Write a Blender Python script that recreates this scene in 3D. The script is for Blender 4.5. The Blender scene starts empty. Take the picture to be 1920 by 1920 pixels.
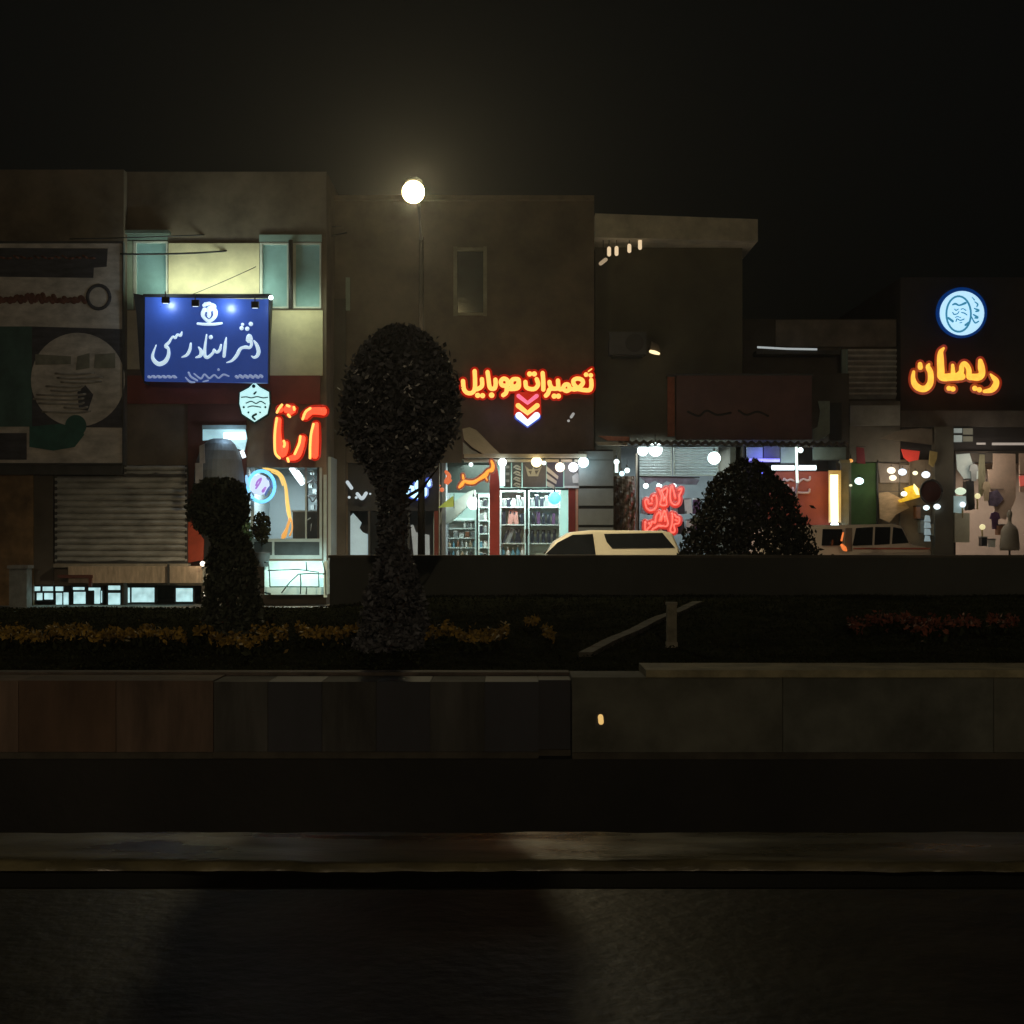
import bpy, math, random
import numpy as np
from mathutils import Vector, Matrix
R = math.radians
rnd = random.Random(7)
S = bpy.context.scene
C = S.collection

# ---------------------------------------------------------------- camera
F, HZ, EYE = 2788.0, 1000.0, 1.6          # focal length in photo pixels, horizon row, eye height
cam = bpy.data.objects.new('camera', bpy.data.cameras.new('camera'))
C.objects.link(cam)
cam.location = (0, 0, EYE); cam.rotation_euler = (R(90), 0, 0)
cam.data.sensor_width = 36; cam.data.lens = 36 * F / 1920
cam.data.shift_y = 40 / 1920
cam.data.clip_end = 2000; cam.data.clip_start = 0.1
S.camera = cam

# ---------------------------------------------------------------- world, exposure
w = bpy.data.worlds.new("World"); S.world = w; w.use_nodes = True
nt = w.node_tree; bg = nt.nodes['Background']
sky = nt.nodes.new('ShaderNodeTexSky'); sky.sky_type = 'NISHITA'; sky.sun_disc = False
sky.sun_elevation = R(-4); sky.sun_rotation = R(200)
hs = nt.nodes.new('ShaderNodeHueSaturation'); hs.inputs['Saturation'].default_value = 0.0
mx = nt.nodes.new('ShaderNodeMixRGB'); mx.blend_type = 'ADD'; mx.inputs[0].default_value = 1
mx.inputs[2].default_value = (0.012, 0.013, 0.010, 1)
nt.links.new(sky.outputs[0], hs.inputs['Color']); nt.links.new(hs.outputs[0], mx.inputs[1])
nt.links.new(mx.outputs[0], bg.inputs[0]); bg.inputs[1].default_value = 0.085
vs = S.view_settings
vs.view_transform = 'Standard'; vs.look = 'None'; vs.exposure = 0; vs.gamma = 1
S.cycles.use_light_tree = True
S.cycles.max_bounces = 5; S.cycles.diffuse_bounces = 3; S.cycles.glossy_bounces = 3
S.cycles.transparent_max_bounces = 8; S.cycles.sample_clamp_indirect = 3; S.cycles.sample_clamp_direct = 0
S.cycles.caustics_reflective = False; S.cycles.caustics_refractive = False
S.cycles.use_denoising = True

def P(px, py, d):
    return Vector(((px - 960) / F * d, d, EYE - (py - HZ) / F * d))
def PX(px, d): return (px - 960) / F * d
def PZ(py, d): return EYE - (py - HZ) / F * d

# ---------------------------------------------------------------- materials
MC = {}
def mat(name, col, rough=0.8, var=0.25, scale=4.0, metal=0.0, bump=0.0, col2=None, spec=0.4, stretch=(1, 1, 1), contrast=(0.3, 0.7), island=0):
    if name in MC: return MC[name]
    m = bpy.data.materials.new(name); m.use_nodes = True
    n = m.node_tree; b = n.nodes['Principled BSDF']
    b.inputs['Roughness'].default_value = rough; b.inputs['Metallic'].default_value = metal
    b.inputs['Specular IOR Level'].default_value = spec
    tc = n.nodes.new('ShaderNodeTexCoord'); mp = n.nodes.new('ShaderNodeMapping'); mp.inputs['Scale'].default_value = stretch
    nz = n.nodes.new('ShaderNodeTexNoise'); nz.inputs['Scale'].default_value = scale; nz.inputs['Detail'].default_value = 6; nz.inputs['Roughness'].default_value = 0.62
    n.links.new(tc.outputs['Object'], mp.inputs[0]); n.links.new(mp.outputs[0], nz.inputs['Vector'])
    rp = n.nodes.new('ShaderNodeValToRGB')
    c2 = col2 if col2 else tuple(c * (1 - var) for c in col)
    c1 = col if col2 else tuple(min(1, c * (1 + var)) for c in col)
    rp.color_ramp.elements[0].position = contrast[0]; rp.color_ramp.elements[1].position = contrast[1]
    rp.color_ramp.elements[0].color = (*c2, 1); rp.color_ramp.elements[1].color = (*c1, 1)
    n.links.new(nz.outputs['Fac'], rp.inputs[0])
    last = rp.outputs[0]
    if island:
        g = n.nodes.new('ShaderNodeNewGeometry'); h = n.nodes.new('ShaderNodeHueSaturation')
        mr = n.nodes.new('ShaderNodeMapRange'); mr.inputs['To Min'].default_value = 1 - island; mr.inputs['To Max'].default_value = 1 + island
        n.links.new(g.outputs['Random Per Island'], mr.inputs[0]); n.links.new(mr.outputs[0], h.inputs['Value']); n.links.new(last, h.inputs['Color'])
        last = h.outputs[0]
    n.links.new(last, b.inputs['Base Color'])
    if bump:
        bp = n.nodes.new('ShaderNodeBump'); bp.inputs['Strength'].default_value = bump; bp.inputs['Distance'].default_value = 0.02
        nb = n.nodes.new('ShaderNodeTexNoise'); nb.inputs['Scale'].default_value = scale * 8; nb.inputs['Detail'].default_value = 4
        n.links.new(mp.outputs[0], nb.inputs['Vector'])
        n.links.new(nb.outputs['Fac'], bp.inputs['Height']); n.links.new(bp.outputs[0], b.inputs['Normal'])
    MC[name] = m
    return m
def emit(name, col, s, base=(0.3, 0.3, 0.3), var=0.0, scale=8.0):
    if name in MC: return MC[name]
    m = mat(name, base, 0.35, 0.1)
    b = m.node_tree.nodes['Principled BSDF']
    b.inputs['Emission Color'].default_value = (*col, 1); b.inputs['Emission Strength'].default_value = s
    if var:
        n = m.node_tree; tc = n.nodes.new('ShaderNodeTexCoord'); nz = n.nodes.new('ShaderNodeTexNoise'); nz.inputs['Scale'].default_value = scale
        mr = n.nodes.new('ShaderNodeMapRange'); mr.inputs['From Min'].default_value = .3; mr.inputs['From Max'].default_value = .7
        mr.inputs['To Min'].default_value = s * (1 - var); mr.inputs['To Max'].default_value = s * (1 + var)
        n.links.new(tc.outputs['Object'], nz.inputs['Vector']); n.links.new(nz.outputs['Fac'], mr.inputs[0]); n.links.new(mr.outputs[0], b.inputs['Emission Strength'])
    return m
def glass(name, col=(1, 1, 1), alpha=0.12, rough=0.05):
    if name in MC: return MC[name]
    m = mat(name, (0.05, 0.055, 0.06), rough, 0.1)
    n = m.node_tree; b = n.nodes['Principled BSDF']; out = n.nodes['Material Output']
    t = n.nodes.new('ShaderNodeBsdfTransparent'); t.inputs[0].default_value = (*col, 1)
    mxs = n.nodes.new('ShaderNodeMixShader'); mxs.inputs[0].default_value = alpha
    n.links.new(t.outputs[0], mxs.inputs[1]); n.links.new(b.outputs[0], mxs.inputs[2]); n.links.new(mxs.outputs[0], out.inputs[0])
    return m

# ---------------------------------------------------------------- mesh building
def root_loc(p):
    if p is None: return Vector((0, 0, 0))
    q = p; v = Vector((0, 0, 0))
    while q is not None: v += q.location; q = q.parent
    return v
class MB:
    def __init__(s): s.v = []; s.f = []; s.smooth = []
    def add(s, vs_, fs, smooth=False):
        o = len(s.v); s.v += [tuple(v) for v in vs_]; s.f += [tuple(i + o for i in f) for f in fs]; s.smooth += [smooth] * len(fs); return s
    def box(s, x0, x1, y0, y1, z0, z1):
        if x1 < x0: x0, x1 = x1, x0
        if z1 < z0: z0, z1 = z1, z0
        return s.add([(x0, y0, z0), (x1, y0, z0), (x1, y1, z0), (x0, y1, z0), (x0, y0, z1), (x1, y0, z1), (x1, y1, z1), (x0, y1, z1)],
                     [(0, 1, 5, 4), (1, 2, 6, 5), (2, 3, 7, 6), (3, 0, 4, 7), (4, 5, 6, 7), (3, 2, 1, 0)])
    def pb(s, x0, x1, y0, y1, d, t=0.05):
        """box whose front face, at distance d, spans those photo columns and rows"""
        return s.box(PX(x0, d), PX(x1, d), d, d + t, PZ(y1, d), PZ(y0, d))
    def prism(s, pts, t):
        """polygon of front points (Vectors, clockwise or not) thickened by t away along +y"""
        n = len(pts); a = [Vector(p) for p in pts]; b = [p + Vector((0, t, 0)) for p in a]
        fs = [tuple(range(n)), tuple(range(2 * n - 1, n - 1, -1))] + [(i, n + i, n + (i + 1) % n, (i + 1) % n) for i in range(n)]
        return s.add(a + b, fs)
    def ppoly(s, pp, d, t=0.05): return s.prism([P(x, y, d) for x, y in pp], t)
    def tube(s, pts, r, seg=8, flat=1.0, cap=True):
        pts = [Vector(p) for p in pts]; n = len(pts)
        rr = r if isinstance(r, (list, tuple)) else [r] * n
        base = len(s.v); vs_ = []; 
        for i, p in enumerate(pts):
            t = (pts[min(i + 1, n - 1)] - pts[max(i - 1, 0)])
            t = t.normalized() if t.length > 1e-9 else Vector((0, 0, 1))
            ref = Vector((0, 1, 0)) if abs(t.y) < 0.9 else Vector((1, 0, 0))
            u = t.cross(ref).normalized(); v = t.cross(u).normalized()
            for k in range(seg):
                a = 2 * math.pi * k / seg
                vs_.append(p + u * math.cos(a) * rr[i] + v * math.sin(a) * rr[i] * flat)
        fs = [(i * seg + k, i * seg + (k + 1) % seg, (i + 1) * seg + (k + 1) % seg, (i + 1) * seg + k) for i in range(n - 1) for k in range(seg)]
        if cap: fs += [tuple(range(seg - 1, -1, -1)), tuple((n - 1) * seg + k for k in range(seg))]
        return s.add(vs_, fs, True)
    def ball(s, c, r, ry=None, rz=None, seg=14, rings=9):
        ry = r if ry is None else ry; rz = r if rz is None else rz; c = Vector(c); vs_ = []
        for i in range(rings + 1):
            th = math.pi * i / rings
            for k in range(seg):
                a = 2 * math.pi * k / seg
                vs_.append(c + Vector((r * math.sin(th) * math.cos(a), ry * math.sin(th) * math.sin(a), rz * math.cos(th))))
        fs = [(i * seg + k, (i + 1) * seg + k, (i + 1) * seg + (k + 1) % seg, i * seg + (k + 1) % seg) for i in range(rings) for k in range(seg)]
        return s.add(vs_, fs, True)
    def disc(s, c, r, t, seg=40, rx=1.0, rot=0):
        """round plate facing -y"""
        c = Vector(c)
        pts = []
        for k in range(seg):
            a = 2 * math.pi * k / seg
            x, z = r * rx * math.cos(a), r * math.sin(a)
            pts.append(c + Vector((x * math.cos(rot) - z * math.sin(rot), 0, x * math.sin(rot) + z * math.cos(rot))))
        return s.prism(pts, t)
    def lathe(s, c, prof, seg=20):
        c = Vector(c); vs_ = []
        for r, z in prof:
            for k in range(seg):
                a = 2 * math.pi * k / seg; vs_.append(c + Vector((r * math.cos(a), r * math.sin(a), z)))
        n = len(prof)
        fs = [(i * seg + k, i * seg + (k + 1) % seg, (i + 1) * seg + (k + 1) % seg, (i + 1) * seg + k) for i in range(n - 1) for k in range(seg)]
        fs += [tuple(range(seg - 1, -1, -1)), tuple((n - 1) * seg + k for k in range(seg))]
        return s.add(vs_, fs, True)
    def build(s, name, m, parent=None):
        o = root_loc(parent)
        me = bpy.data.meshes.new(name)
        me.from_pydata([(x - o.x, y - o.y, z - o.z) for x, y, z in s.v], [], s.f); me.update()
        me.polygons.foreach_set('use_smooth', s.smooth)
        me.materials.append(m)
        ob = bpy.data.objects.new(name, me); C.objects.link(ob); ob.parent = parent
        return ob
def tag(o, label=None, cat=None, group=None, kind=None):
    if label: o['label'] = label
    if cat: o['category'] = cat
    if group: o['group'] = group
    if kind: o['kind'] = kind
    return o
def thing(name, loc, label, cat, group=None):
    o = bpy.data.objects.new(name, None); o.empty_display_size = 0.2; C.objects.link(o); o.location = loc
    return tag(o, label, cat, group)
def copy_tree(o, parent=None):
    c = o.copy(); C.objects.link(c); c.parent = parent
    for ch in list(o.children): copy_tree(ch, c)
    return c
def lamp(kind, name, loc, energy, col, parent=None, size=0.1, rot=None, **kw):
    l = bpy.data.lights.new(name, kind); l.energy = energy; l.color = col
    if kind in ('POINT', 'SPOT'): l.shadow_soft_size = size
    if kind == 'AREA': l.shape = 'RECTANGLE'; l.size = size; l.size_y = kw.pop('size_y', size)
    for k, v in kw.items(): setattr(l, k, v)
    o = bpy.data.objects.new(name, l); C.objects.link(o); o.parent = parent
    o.location = Vector(loc) - root_loc(parent)
    if rot: o.rotation_euler = rot
    return o
def aim(o, d):
    o.rotation_euler = Vector(d).to_track_quat('-Z', 'Y').to_euler(); return o
def smooth_line(pts, k=5):
    """Catmull-Rom through 2D/3D points (tuples), last component free"""
    if len(pts) < 3: return pts
    a = [np.array(p, float) for p in pts]; a = [2 * a[0] - a[1]] + a + [2 * a[-1] - a[-2]]
    out = []
    for i in range(1, len(a) - 2):
        for j in range(k):
            t = j / k
            out.append(0.5 * (2 * a[i] + (a[i + 1] - a[i - 1]) * t + (2 * a[i - 1] - 5 * a[i] + 4 * a[i + 1] - a[i + 2]) * t * t + (3 * a[i] - a[i - 1] - 3 * a[i + 1] + a[i + 2]) * t ** 3))
    out.append(a[-2]); return [tuple(p) for p in out]
def strokes(lines, d, crop, rad, grow=0.0, flat=0.45, taper=True, sm=True, mb=None):
    """brush strokes given in crop pixels (x, y[, r]); crop = (ox, oy, scale)"""
    ox, oy, sc = crop; mb = mb or MB()
    for ln in lines:
        pts = [(p[0], p[1], p[2] if len(p) > 2 else rad) for p in ln]
        if len(pts) == 1:
            x, y, r = pts[0]; c = P(ox + x / sc, oy + y / sc, d); rr = (r + grow) / sc / F * d
            mb.ball(c, rr, rr * flat, rr, 10, 6); continue
        if sm: pts = smooth_line(pts)
        vs_ = [P(ox + x / sc, oy + y / sc, d) for x, y, r in pts]
        rr = [(max(r, 2) + grow) / sc / F * d for x, y, r in pts]
        mb.tube(vs_, rr, 8, flat)
        for c, r in ((vs_[0], rr[0]), (vs_[-1], rr[-1])): mb.ball(c, r, r * flat, r, 8, 5)
    return mb

# ---------------------------------------------------------------- palette
brownwall = mat('brown plaster', (0.165, 0.130, 0.096), 0.9, 0.45, 0.9, bump=0.25)
darkwall = mat('dark render', (0.10, 0.085, 0.07), 0.9, 0.35, 0.8, bump=0.1)
greywall = mat('grey render', (0.16, 0.15, 0.14), 0.9, 0.35, 0.8, bump=0.1)
maroon = mat('maroon cladding', (0.22, 0.045, 0.03), 0.6, 0.3, 1.5)
cream = mat('cream stone panel', (0.62, 0.56, 0.36), 0.75, 0.18, 1.6, bump=0.1)
teal = mat('teal glazed panel', (0.26, 0.38, 0.35), 0.35, 0.2, 2.0)
frame = mat('pale metal trim', (0.55, 0.58, 0.52), 0.5, 0.15, 3)
black = mat('black metal', (0.015, 0.016, 0.018), 0.5, 0.3)
darkmetal = mat('dark painted metal', (0.05, 0.05, 0.05), 0.45, 0.3)
shuttermat = mat('galvanised shutter', (0.46, 0.46, 0.44), 0.33, 0.45, 1.6, metal=0.4, stretch=(1, 1, 3))
whitemetal = mat('white corrugated sheet', (0.60, 0.66, 0.66), 0.5, 0.12, 2)
stone = mat('pale step stone', (0.50, 0.40, 0.30), 0.7, 0.3, 3.0, stretch=(5, 1, 1))
plasticw = mat('white plastic', (0.7, 0.72, 0.7), 0.4, 0.1)
conc = mat('weathered concrete', (0.20, 0.19, 0.15), 0.85, 0.5, 2.2, bump=0.3)
concdk = mat('stained concrete', (0.045, 0.045, 0.042), 0.9, 0.7, 3.0, bump=0.3, stretch=(1, 1, 0.2))
rust = mat('rust brown stained concrete', (0.098, 0.068, 0.050), 0.9, 0.7, 2.6, bump=0.3, stretch=(1, 1, 0.2))

# ================================================================ GROUND
def sheet(name, x0, x1, y0, y1, z, m, nx=1, ny=1, zf=None):
    vs_ = []; 
    for j in range(ny + 1):
        for i in range(nx + 1):
            x = x0 + (x1 - x0) * i / nx; y = y0 + (y1 - y0) * j / ny
            vs_.append((x, y, zf(x, y) if zf else z))
    fs = [(j * (nx + 1) + i, j * (nx + 1) + i + 1, (j + 1) * (nx + 1) + i + 1, (j + 1) * (nx + 1) + i) for j in range(ny) for i in range(nx)]
    mb = MB(); mb.add(vs_, fs, zf is not None); return tag(mb.build(name, m), kind='structure')
asph = mat('dark damp asphalt', (0.020, 0.019, 0.0135), 0.5, 0.6, 1.6, bump=0.3, spec=0.12, contrast=(0.35, 0.65))
asph2 = mat('street asphalt', (0.05, 0.048, 0.043), 0.6, 0.4, 0.7, bump=0.4, spec=0.3)
paveM = mat('pavement slabs', (0.17, 0.15, 0.13), 0.8, 0.35, 1.5, bump=0.2)
sheet('ground', -600, 600, 11.2, 900, -0.14, mat('dry dark earth', (0.045, 0.04, 0.03), 0.95, 0.4, 0.2, bump=0.3))
sheet('near_ground', -600, 600, -300, -40, -0.02, asph)
sheet('road', -60, 60, -40, 7.04, 0.0, asph)
chan = mat('near black channel concrete', (0.009, 0.009, 0.008), 0.8, 0.5, 1.2, bump=0.4)
sheet('added_channel_bed', -60, 60, 7.70, 11.2, -1.1, chan)  # channel added, shaped to put the stretch below the wall in shade
cb = MB(); cb.box(-60, 60, 10.60, 11.25, -1.15, -0.012); cb.box(-60, 60, 6.95, 7.72, -1.15, -0.02)
tag(cb.build('added_channel_bank', chan), kind='structure')
sheet('street', -60, 60, 19.9, 31.6, -0.12, asph2)
# wet patch of asphalt in front of the kerb (reflects the lamp)
wetM = mat('wet asphalt', (0.03, 0.029, 0.022), 0.34, 0.5, 3.0, bump=0.6, spec=0.5)
# low channel kerb, worn and wet: its glossy top mirrors the lit signs across the street
def rough_var(m, lo, hi, scale=3.0, stretch=(1, 1, 1)):
    n = m.node_tree; b_ = n.nodes['Principled BSDF']; tc = n.nodes.new('ShaderNodeTexCoord'); mp = n.nodes.new('ShaderNodeMapping'); mp.inputs['Scale'].default_value = stretch
    nz = n.nodes.new('ShaderNodeTexNoise'); nz.inputs['Scale'].default_value = scale; nz.inputs['Detail'].default_value = 5
    mr = n.nodes.new('ShaderNodeMapRange'); mr.inputs['From Min'].default_value = .35; mr.inputs['From Max'].default_value = .65; mr.inputs['To Min'].default_value = lo; mr.inputs['To Max'].default_value = hi
    n.links.new(tc.outputs['Object'], mp.inputs[0]); n.links.new(mp.outputs[0], nz.inputs['Vector']); n.links.new(nz.outputs['Fac'], mr.inputs[0]); n.links.new(mr.outputs[0], b_.inputs['Roughness'])
kbm = mat('wet worn kerb concrete', (0.09, 0.08, 0.042), 0.3, 0.6, 5.0, bump=0.2, stretch=(0.5, 2.0, 1), spec=0.9)
rough_var(kbm, .2, .5, 2.0, (.5, 2, 1))
kb = MB(); rk = random.Random(4); nk = 420; vs_ = []
for i in range(nk + 1):
    x = -8 + 16 * i / nk
    ya = 7.03 + .010 * math.sin(x * 9.7) + .008 * math.sin(x * 23.1 + 1) + .025 * math.sin(x * 2.3); yb = 7.75 + .012 * math.sin(x * 6.1) + .008 * math.sin(x * 17)
    za = .045 + .001 * math.sin(x * 3.3) + .0008 * math.sin(x * 7.9)
    vs_ += [(x, ya, -.02), (x, ya + .012, za - .008), (x, ya + .05, za), (x, yb - .04, za + .004), (x, yb, za - .02), (x, yb, -.4)]
kb.add(vs_, [(i * 6 + k, (i + 1) * 6 + k, (i + 1) * 6 + k + 1, i * 6 + k + 1) for i in range(nk) for k in range(5)], True)
for a, b in ((-60, -8), (8, 60)): kb.box(a, b, 7.04, 7.74, -.4, .04)
tag(kb.build('kerb', kbm), kind='structure')
sheet('gutter', -60, 60, 6.70, 7.03, 0.004, mat('kerb shade black', (0.006, 0.006, 0.005), 0.95, 0.4, 3, spec=.05))  # dark strip painted where the kerb's near face lies in shade

# raised planted median
def lawn_z(x, y):
    t = min(1, max(0, (y - 11.3) / 7.7))
    s_ = min(1, max(0, (x + 2.6) / 1.6))
    base = 0.46 + t * 0.16 + s_ * t * 0.16
    if y > 19.0: base -= 0.0
    return base + 0.015 * math.sin(x * 3.1) * math.sin(y * 2.3)
earth = mat('dark planted soil and turf', (0.024, 0.026, 0.016), 0.95, 0.6, 2.5, bump=0.6, spec=0)
sheet('lawn', -40, 40, 11.25, 19.6, 0, earth, 160, 34, lawn_z)
lw = MB(); lw.box(-40, 40, 11.3, 19.55, -0.02, 0.44)
tag(lw.build('lawn_base', earth), kind='structure')
# far pavement with real kerb
fp = MB(); fp.box(-60, 60, 31.6, 60, -0.13, 0.004)
tag(fp.build('pavement', paveM), kind='structure')

# grass stuff on lawn
def leaf_quads(n, fn, size, upright=0.0, seed=1):
    r = np.random.RandomState(seed)
    pts = fn(r, n); n = len(pts)
    a = r.normal(size=(n, 3)); a[:, 2] += upright * 3; a /= np.linalg.norm(a, axis=1)[:, None]
    b = r.normal(size=(n, 3)); b -= (a * b).sum(1)[:, None] * a; b /= np.linalg.norm(b, axis=1)[:, None]
    L = size * (0.6 + 0.8 * r.rand(n))[:, None]; W = L * 0.5
    V = np.stack([pts - a * L * .5, pts + b * W * .5, pts + a * L * .5, pts - b * W * .5], 1).reshape(-1, 3)
    Fc = np.arange(4 * n).reshape(-1, 4)
    mb = MB(); mb.add(V.tolist(), Fc.tolist()); return mb
def grass_pts(r, n):
    x = r.uniform(-9, 9, n); y = r.uniform(11.4, 19.4, n)
    z = np.array([lawn_z(a, b) for a, b in zip(x, y)]) + 0.02
    return np.stack([x, y, z], 1)
grassM = mat('dark grass blades', (0.022, 0.026, 0.013), 0.95, 0.4, 2, island=0.5, spec=0)
tag(leaf_quads(60000, grass_pts, 0.032, 0.0, 3).build('grass', grassM), 'short dark grass covering the raised planted strip', 'grass', kind='stuff')

# ---------------------------------------------------------------- planter walls
def planter_wall(name, x0, x1, d, ztop, panels, m, mcop, label, cop=None):
    t = thing(name, ((x0 + x1) / 2, d, 0), label, 'wall')
    for i in range(panels):
        a = x0 + (x1 - x0) * i / panels; b = x0 + (x1 - x0) * (i + 1) / panels
        mm = m[i % len(m)]
        mb = MB(); off = rnd.uniform(0, 0.004)
        mb.box(a + 0.002, b - 0.002, d + off, d + 0.5, 0.02, ztop)
        mb.build('panel', mm, t)
    mb = MB(); mb.box(x0, x1, d + 0.03, d + 0.46, -0.01, ztop - 0.01); mb.build('wall_core', concdk, t)
    mb = MB(); mb.box(x0, x1, d - 0.03, d - 0.002, -0.01, 0.035); mb.build('footing', mat('dark footing', (.05, .045, .035), .9, .5, 3), t)
    if cop:
        mb = MB(); mb.box(x0 + cop, x1, d - 0.03, d + 0.56, ztop + 0.002, ztop + 0.055)
        mb.build('coping', mcop, t)
    return t
D1 = 10.65
bluedk = mat('blue black painted panel', (0.028, 0.030, 0.038), 0.75, 0.3, 1.5, stretch=(1, 1, 0.3))
cop = mat('pale yellowish coping', (0.22, 0.20, 0.12), 0.8, 0.5, 3.5, bump=0.4)
xa = PX(400, D1); xb = PX(1010, D1); xc = PX(1072, D1)
planter_wall('stained_wall', -14, xa, D1, 0.545, 17, [rust, mat('rust patch', (0.085, 0.062, 0.046), 0.9, 0.6, 2.2, bump=.3, stretch=(1, 1, .2)), rust, mat('dark rust stain', (0.095, 0.06, 0.04), 0.9, 0.5, 1.4, stretch=(1, 1, .3))], conc, 'rust brown stained low wall in upright panels at the left')
planter_wall('dark_wall', xa, xb, D1 + 0.01, 0.535, 6, [concdk, bluedk], conc, 'blackish panelled low wall below the round tree')
planter_wall('recessed_wall', xb, xc, D1 + 0.14, 0.535, 1, [bluedk], conc, 'short recessed black piece of wall beside the grey wall')
gw = planter_wall('grey_wall', xc, 14, D1 - 0.02, 0.57, 9, [mat('grey green render', (0.085, 0.088, 0.072), 0.9, 0.55, 1.6, bump=0.25), mat('grey render faded', (0.075, 0.08, 0.068), 0.9, 0.55, 1.9, bump=0.25)], cop, 'long grey rendered low wall with pale coping at the right', cop=PX(1210, D1) - xc)
# kerb lip behind the dark walls
lip = MB(); lip.box(-14, xc, D1 + 0.48, D1 + 0.66, 0.4, 0.56)
tag(lip.build('stone_edging', mat('dull stone edging', (0.075, 0.06, 0.05), 0.85, 0.5, 5, bump=0.4)), 'dull stone edging along the top of the left planter wall', 'kerbstone')
# reflector; its glint is put in as a glowing lens
rf = thing('wall_lamp', P(1127, 1350, D1 - 0.05), 'tiny amber reflector with painted glow on the grey wall', 'lamp')
MB().pb(1117, 1137, 1336, 1362, D1 - 0.03, 0.02).build('housing', darkmetal, rf)
strokes([[(1126, 1344), (1127, 1354)]], D1 - 0.035, (0, 0, 1), 5).build('lens', emit('amber lens', (1, 0.62, 0.2), 0.75), rf)

# diagonal kerb path on the lawn and the pale post
pk = MB()
pts = [P(1085, 1232, 13.0), P(1300, 1152, 18.0)]
for i in range(14):
    t0, t1 = i / 14, (i + 0.94) / 14
    a = pts[0].lerp(pts[1], t0); b = pts[0].lerp(pts[1], t1); a.z = lawn_z(a.x, a.y) - .085; b.z = lawn_z(b.x, b.y) - .085
    pk.add([a, b, b + Vector((.12, 0, 0)), a + Vector((.12, 0, 0)), a + Vector((0, 0, .13)), b + Vector((0, 0, .13)), b + Vector((.12, 0, .13)), a + Vector((.12, 0, .13))],
           [(0, 1, 5, 4), (1, 2, 6, 5), (2, 3, 7, 6), (3, 0, 4, 7), (4, 5, 6, 7)])
tag(pk.build('path_edging', mat('dim path stone', (0.07, 0.065, 0.055), .9, .5, 6)), 'thin diagonal stone edging crossing the planted strip', 'edging')
dp = 13.6
pt = thing('marker_post', (PX(1259, dp), dp, lawn_z(PX(1259, dp), dp)), 'pale square marker post standing on the planted strip', 'post')
b = MB(); x = PX(1259, dp); z0 = lawn_z(x, dp) - .03
b.box(x - .044, x + .044, dp - .044, dp + .044, z0, PZ(1134, dp)); b.build('post_body', mat('chalky post paint', (0.19, 0.18, 0.13), 0.8, 0.4, 9, bump=.3), pt)
b = MB(); b.box(x - .05, x + .05, dp - .05, dp + .05, PZ(1134, dp), PZ(1129, dp)); b.build('cap', conc, pt)
b = MB(); b.box(x - .052, x + .052, dp - .052, dp + .052, z0, z0 + .08); b.build('foot', conc, pt)

# flower beds (uncountable)
def bed(name, runs, col, label, seed, n):
    rr = np.random.RandomState(seed); pts = []
    for (x0, x1, yc, sp) in runs:
        k = int(n * (x1 - x0) / 100)
        px = rr.uniform(x0, x1, k)
        wav = np.sin(px * 0.045 + seed) * 5 + np.sin(px * 0.11) * 3
        py = yc + wav + rr.normal(0, sp, k)
        for a, b_ in zip(px, py):
            # solve distance on the lawn for that row
            d = 15.0
            for _ in range(4): d = F * (EYE - (lawn_z(PX(a, d), min(19.3, d)) + 0.12)) / max(20, b_ - HZ)
            d = min(18.8, max(11.6, d))
            pts.append((PX(a, d), d, lawn_z(PX(a, d), d) + 0.12 + rr.uniform(-.03, .03)))
    pts = np.array(pts)
    mb = leaf_quads(len(pts), lambda r, n_: pts, 0.055, 0, seed)
    o = tag(mb.build(name, mat(name + ' petals', col, 0.7, 0.35, 6, island=0.5)), label, 'flowers', kind='stuff')
    q = pts.copy(); q[:, 2] -= 0.07
    g_ = leaf_quads(len(q), lambda r, n_: q, 0.07, 0.5, seed + 9)
    tag(g_.build(name + '_leaves', grassM), 'dark leaves under the ' + label.split(' growing')[0], 'leaves', kind='stuff')
yel = (0.22, 0.14, 0.02)
bed('yellow_flowers', [(-60, 150, 1186, 6), (150, 350, 1188, 5), (362, 400, 1180, 4), (392, 470, 1200, 5), (470, 540, 1186, 8), (555, 675, 1186, 6), (798, 955, 1188, 6), (985, 1010, 1166, 3), (1018, 1040, 1192, 3)], yel, 'low yellow flowers growing in a row behind the wall', 5, 330)
bed('red_flowers', [(1588, 1760, 1165, 7), (1690, 1840, 1172, 6), (1850, 1910, 1158, 6)], (0.13, 0.036, 0.018), 'patch of dull red flowers growing at the right', 11, 230)
rr = np.random.RandomState(2)

# ---------------------------------------------------------------- low wall on the far side of the median
bw = thing('boundary_wall', (5, 19.7, 0), 'long dark low wall behind the planted strip, hiding the cars', 'wall')
dW = 19.7
b = MB(); b.box(PX(618, dW), 30, dW, dW + .22, -.12, PZ(1046, dW)); b.build('wall_body', mat('dim grey render', (0.062, 0.066, 0.06), 0.92, 0.3, 0.5, bump=.3), bw)
b = MB(); b.box(PX(616, dW), 30, dW - .03, dW + .25, PZ(1046, dW) + .001, PZ(1041, dW)); b.build('coping', mat('dim coping', (0.10, 0.09, 0.075), .9, .3, 2), bw)
b = MB(); b.box(PX(850, dW), 30, dW - .12, dW - .005, .6, PZ(1121, dW - .1)); b.build('plinth', mat('dim plinth', (0.075, 0.07, 0.06), .9, .4, 4), bw)

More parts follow.
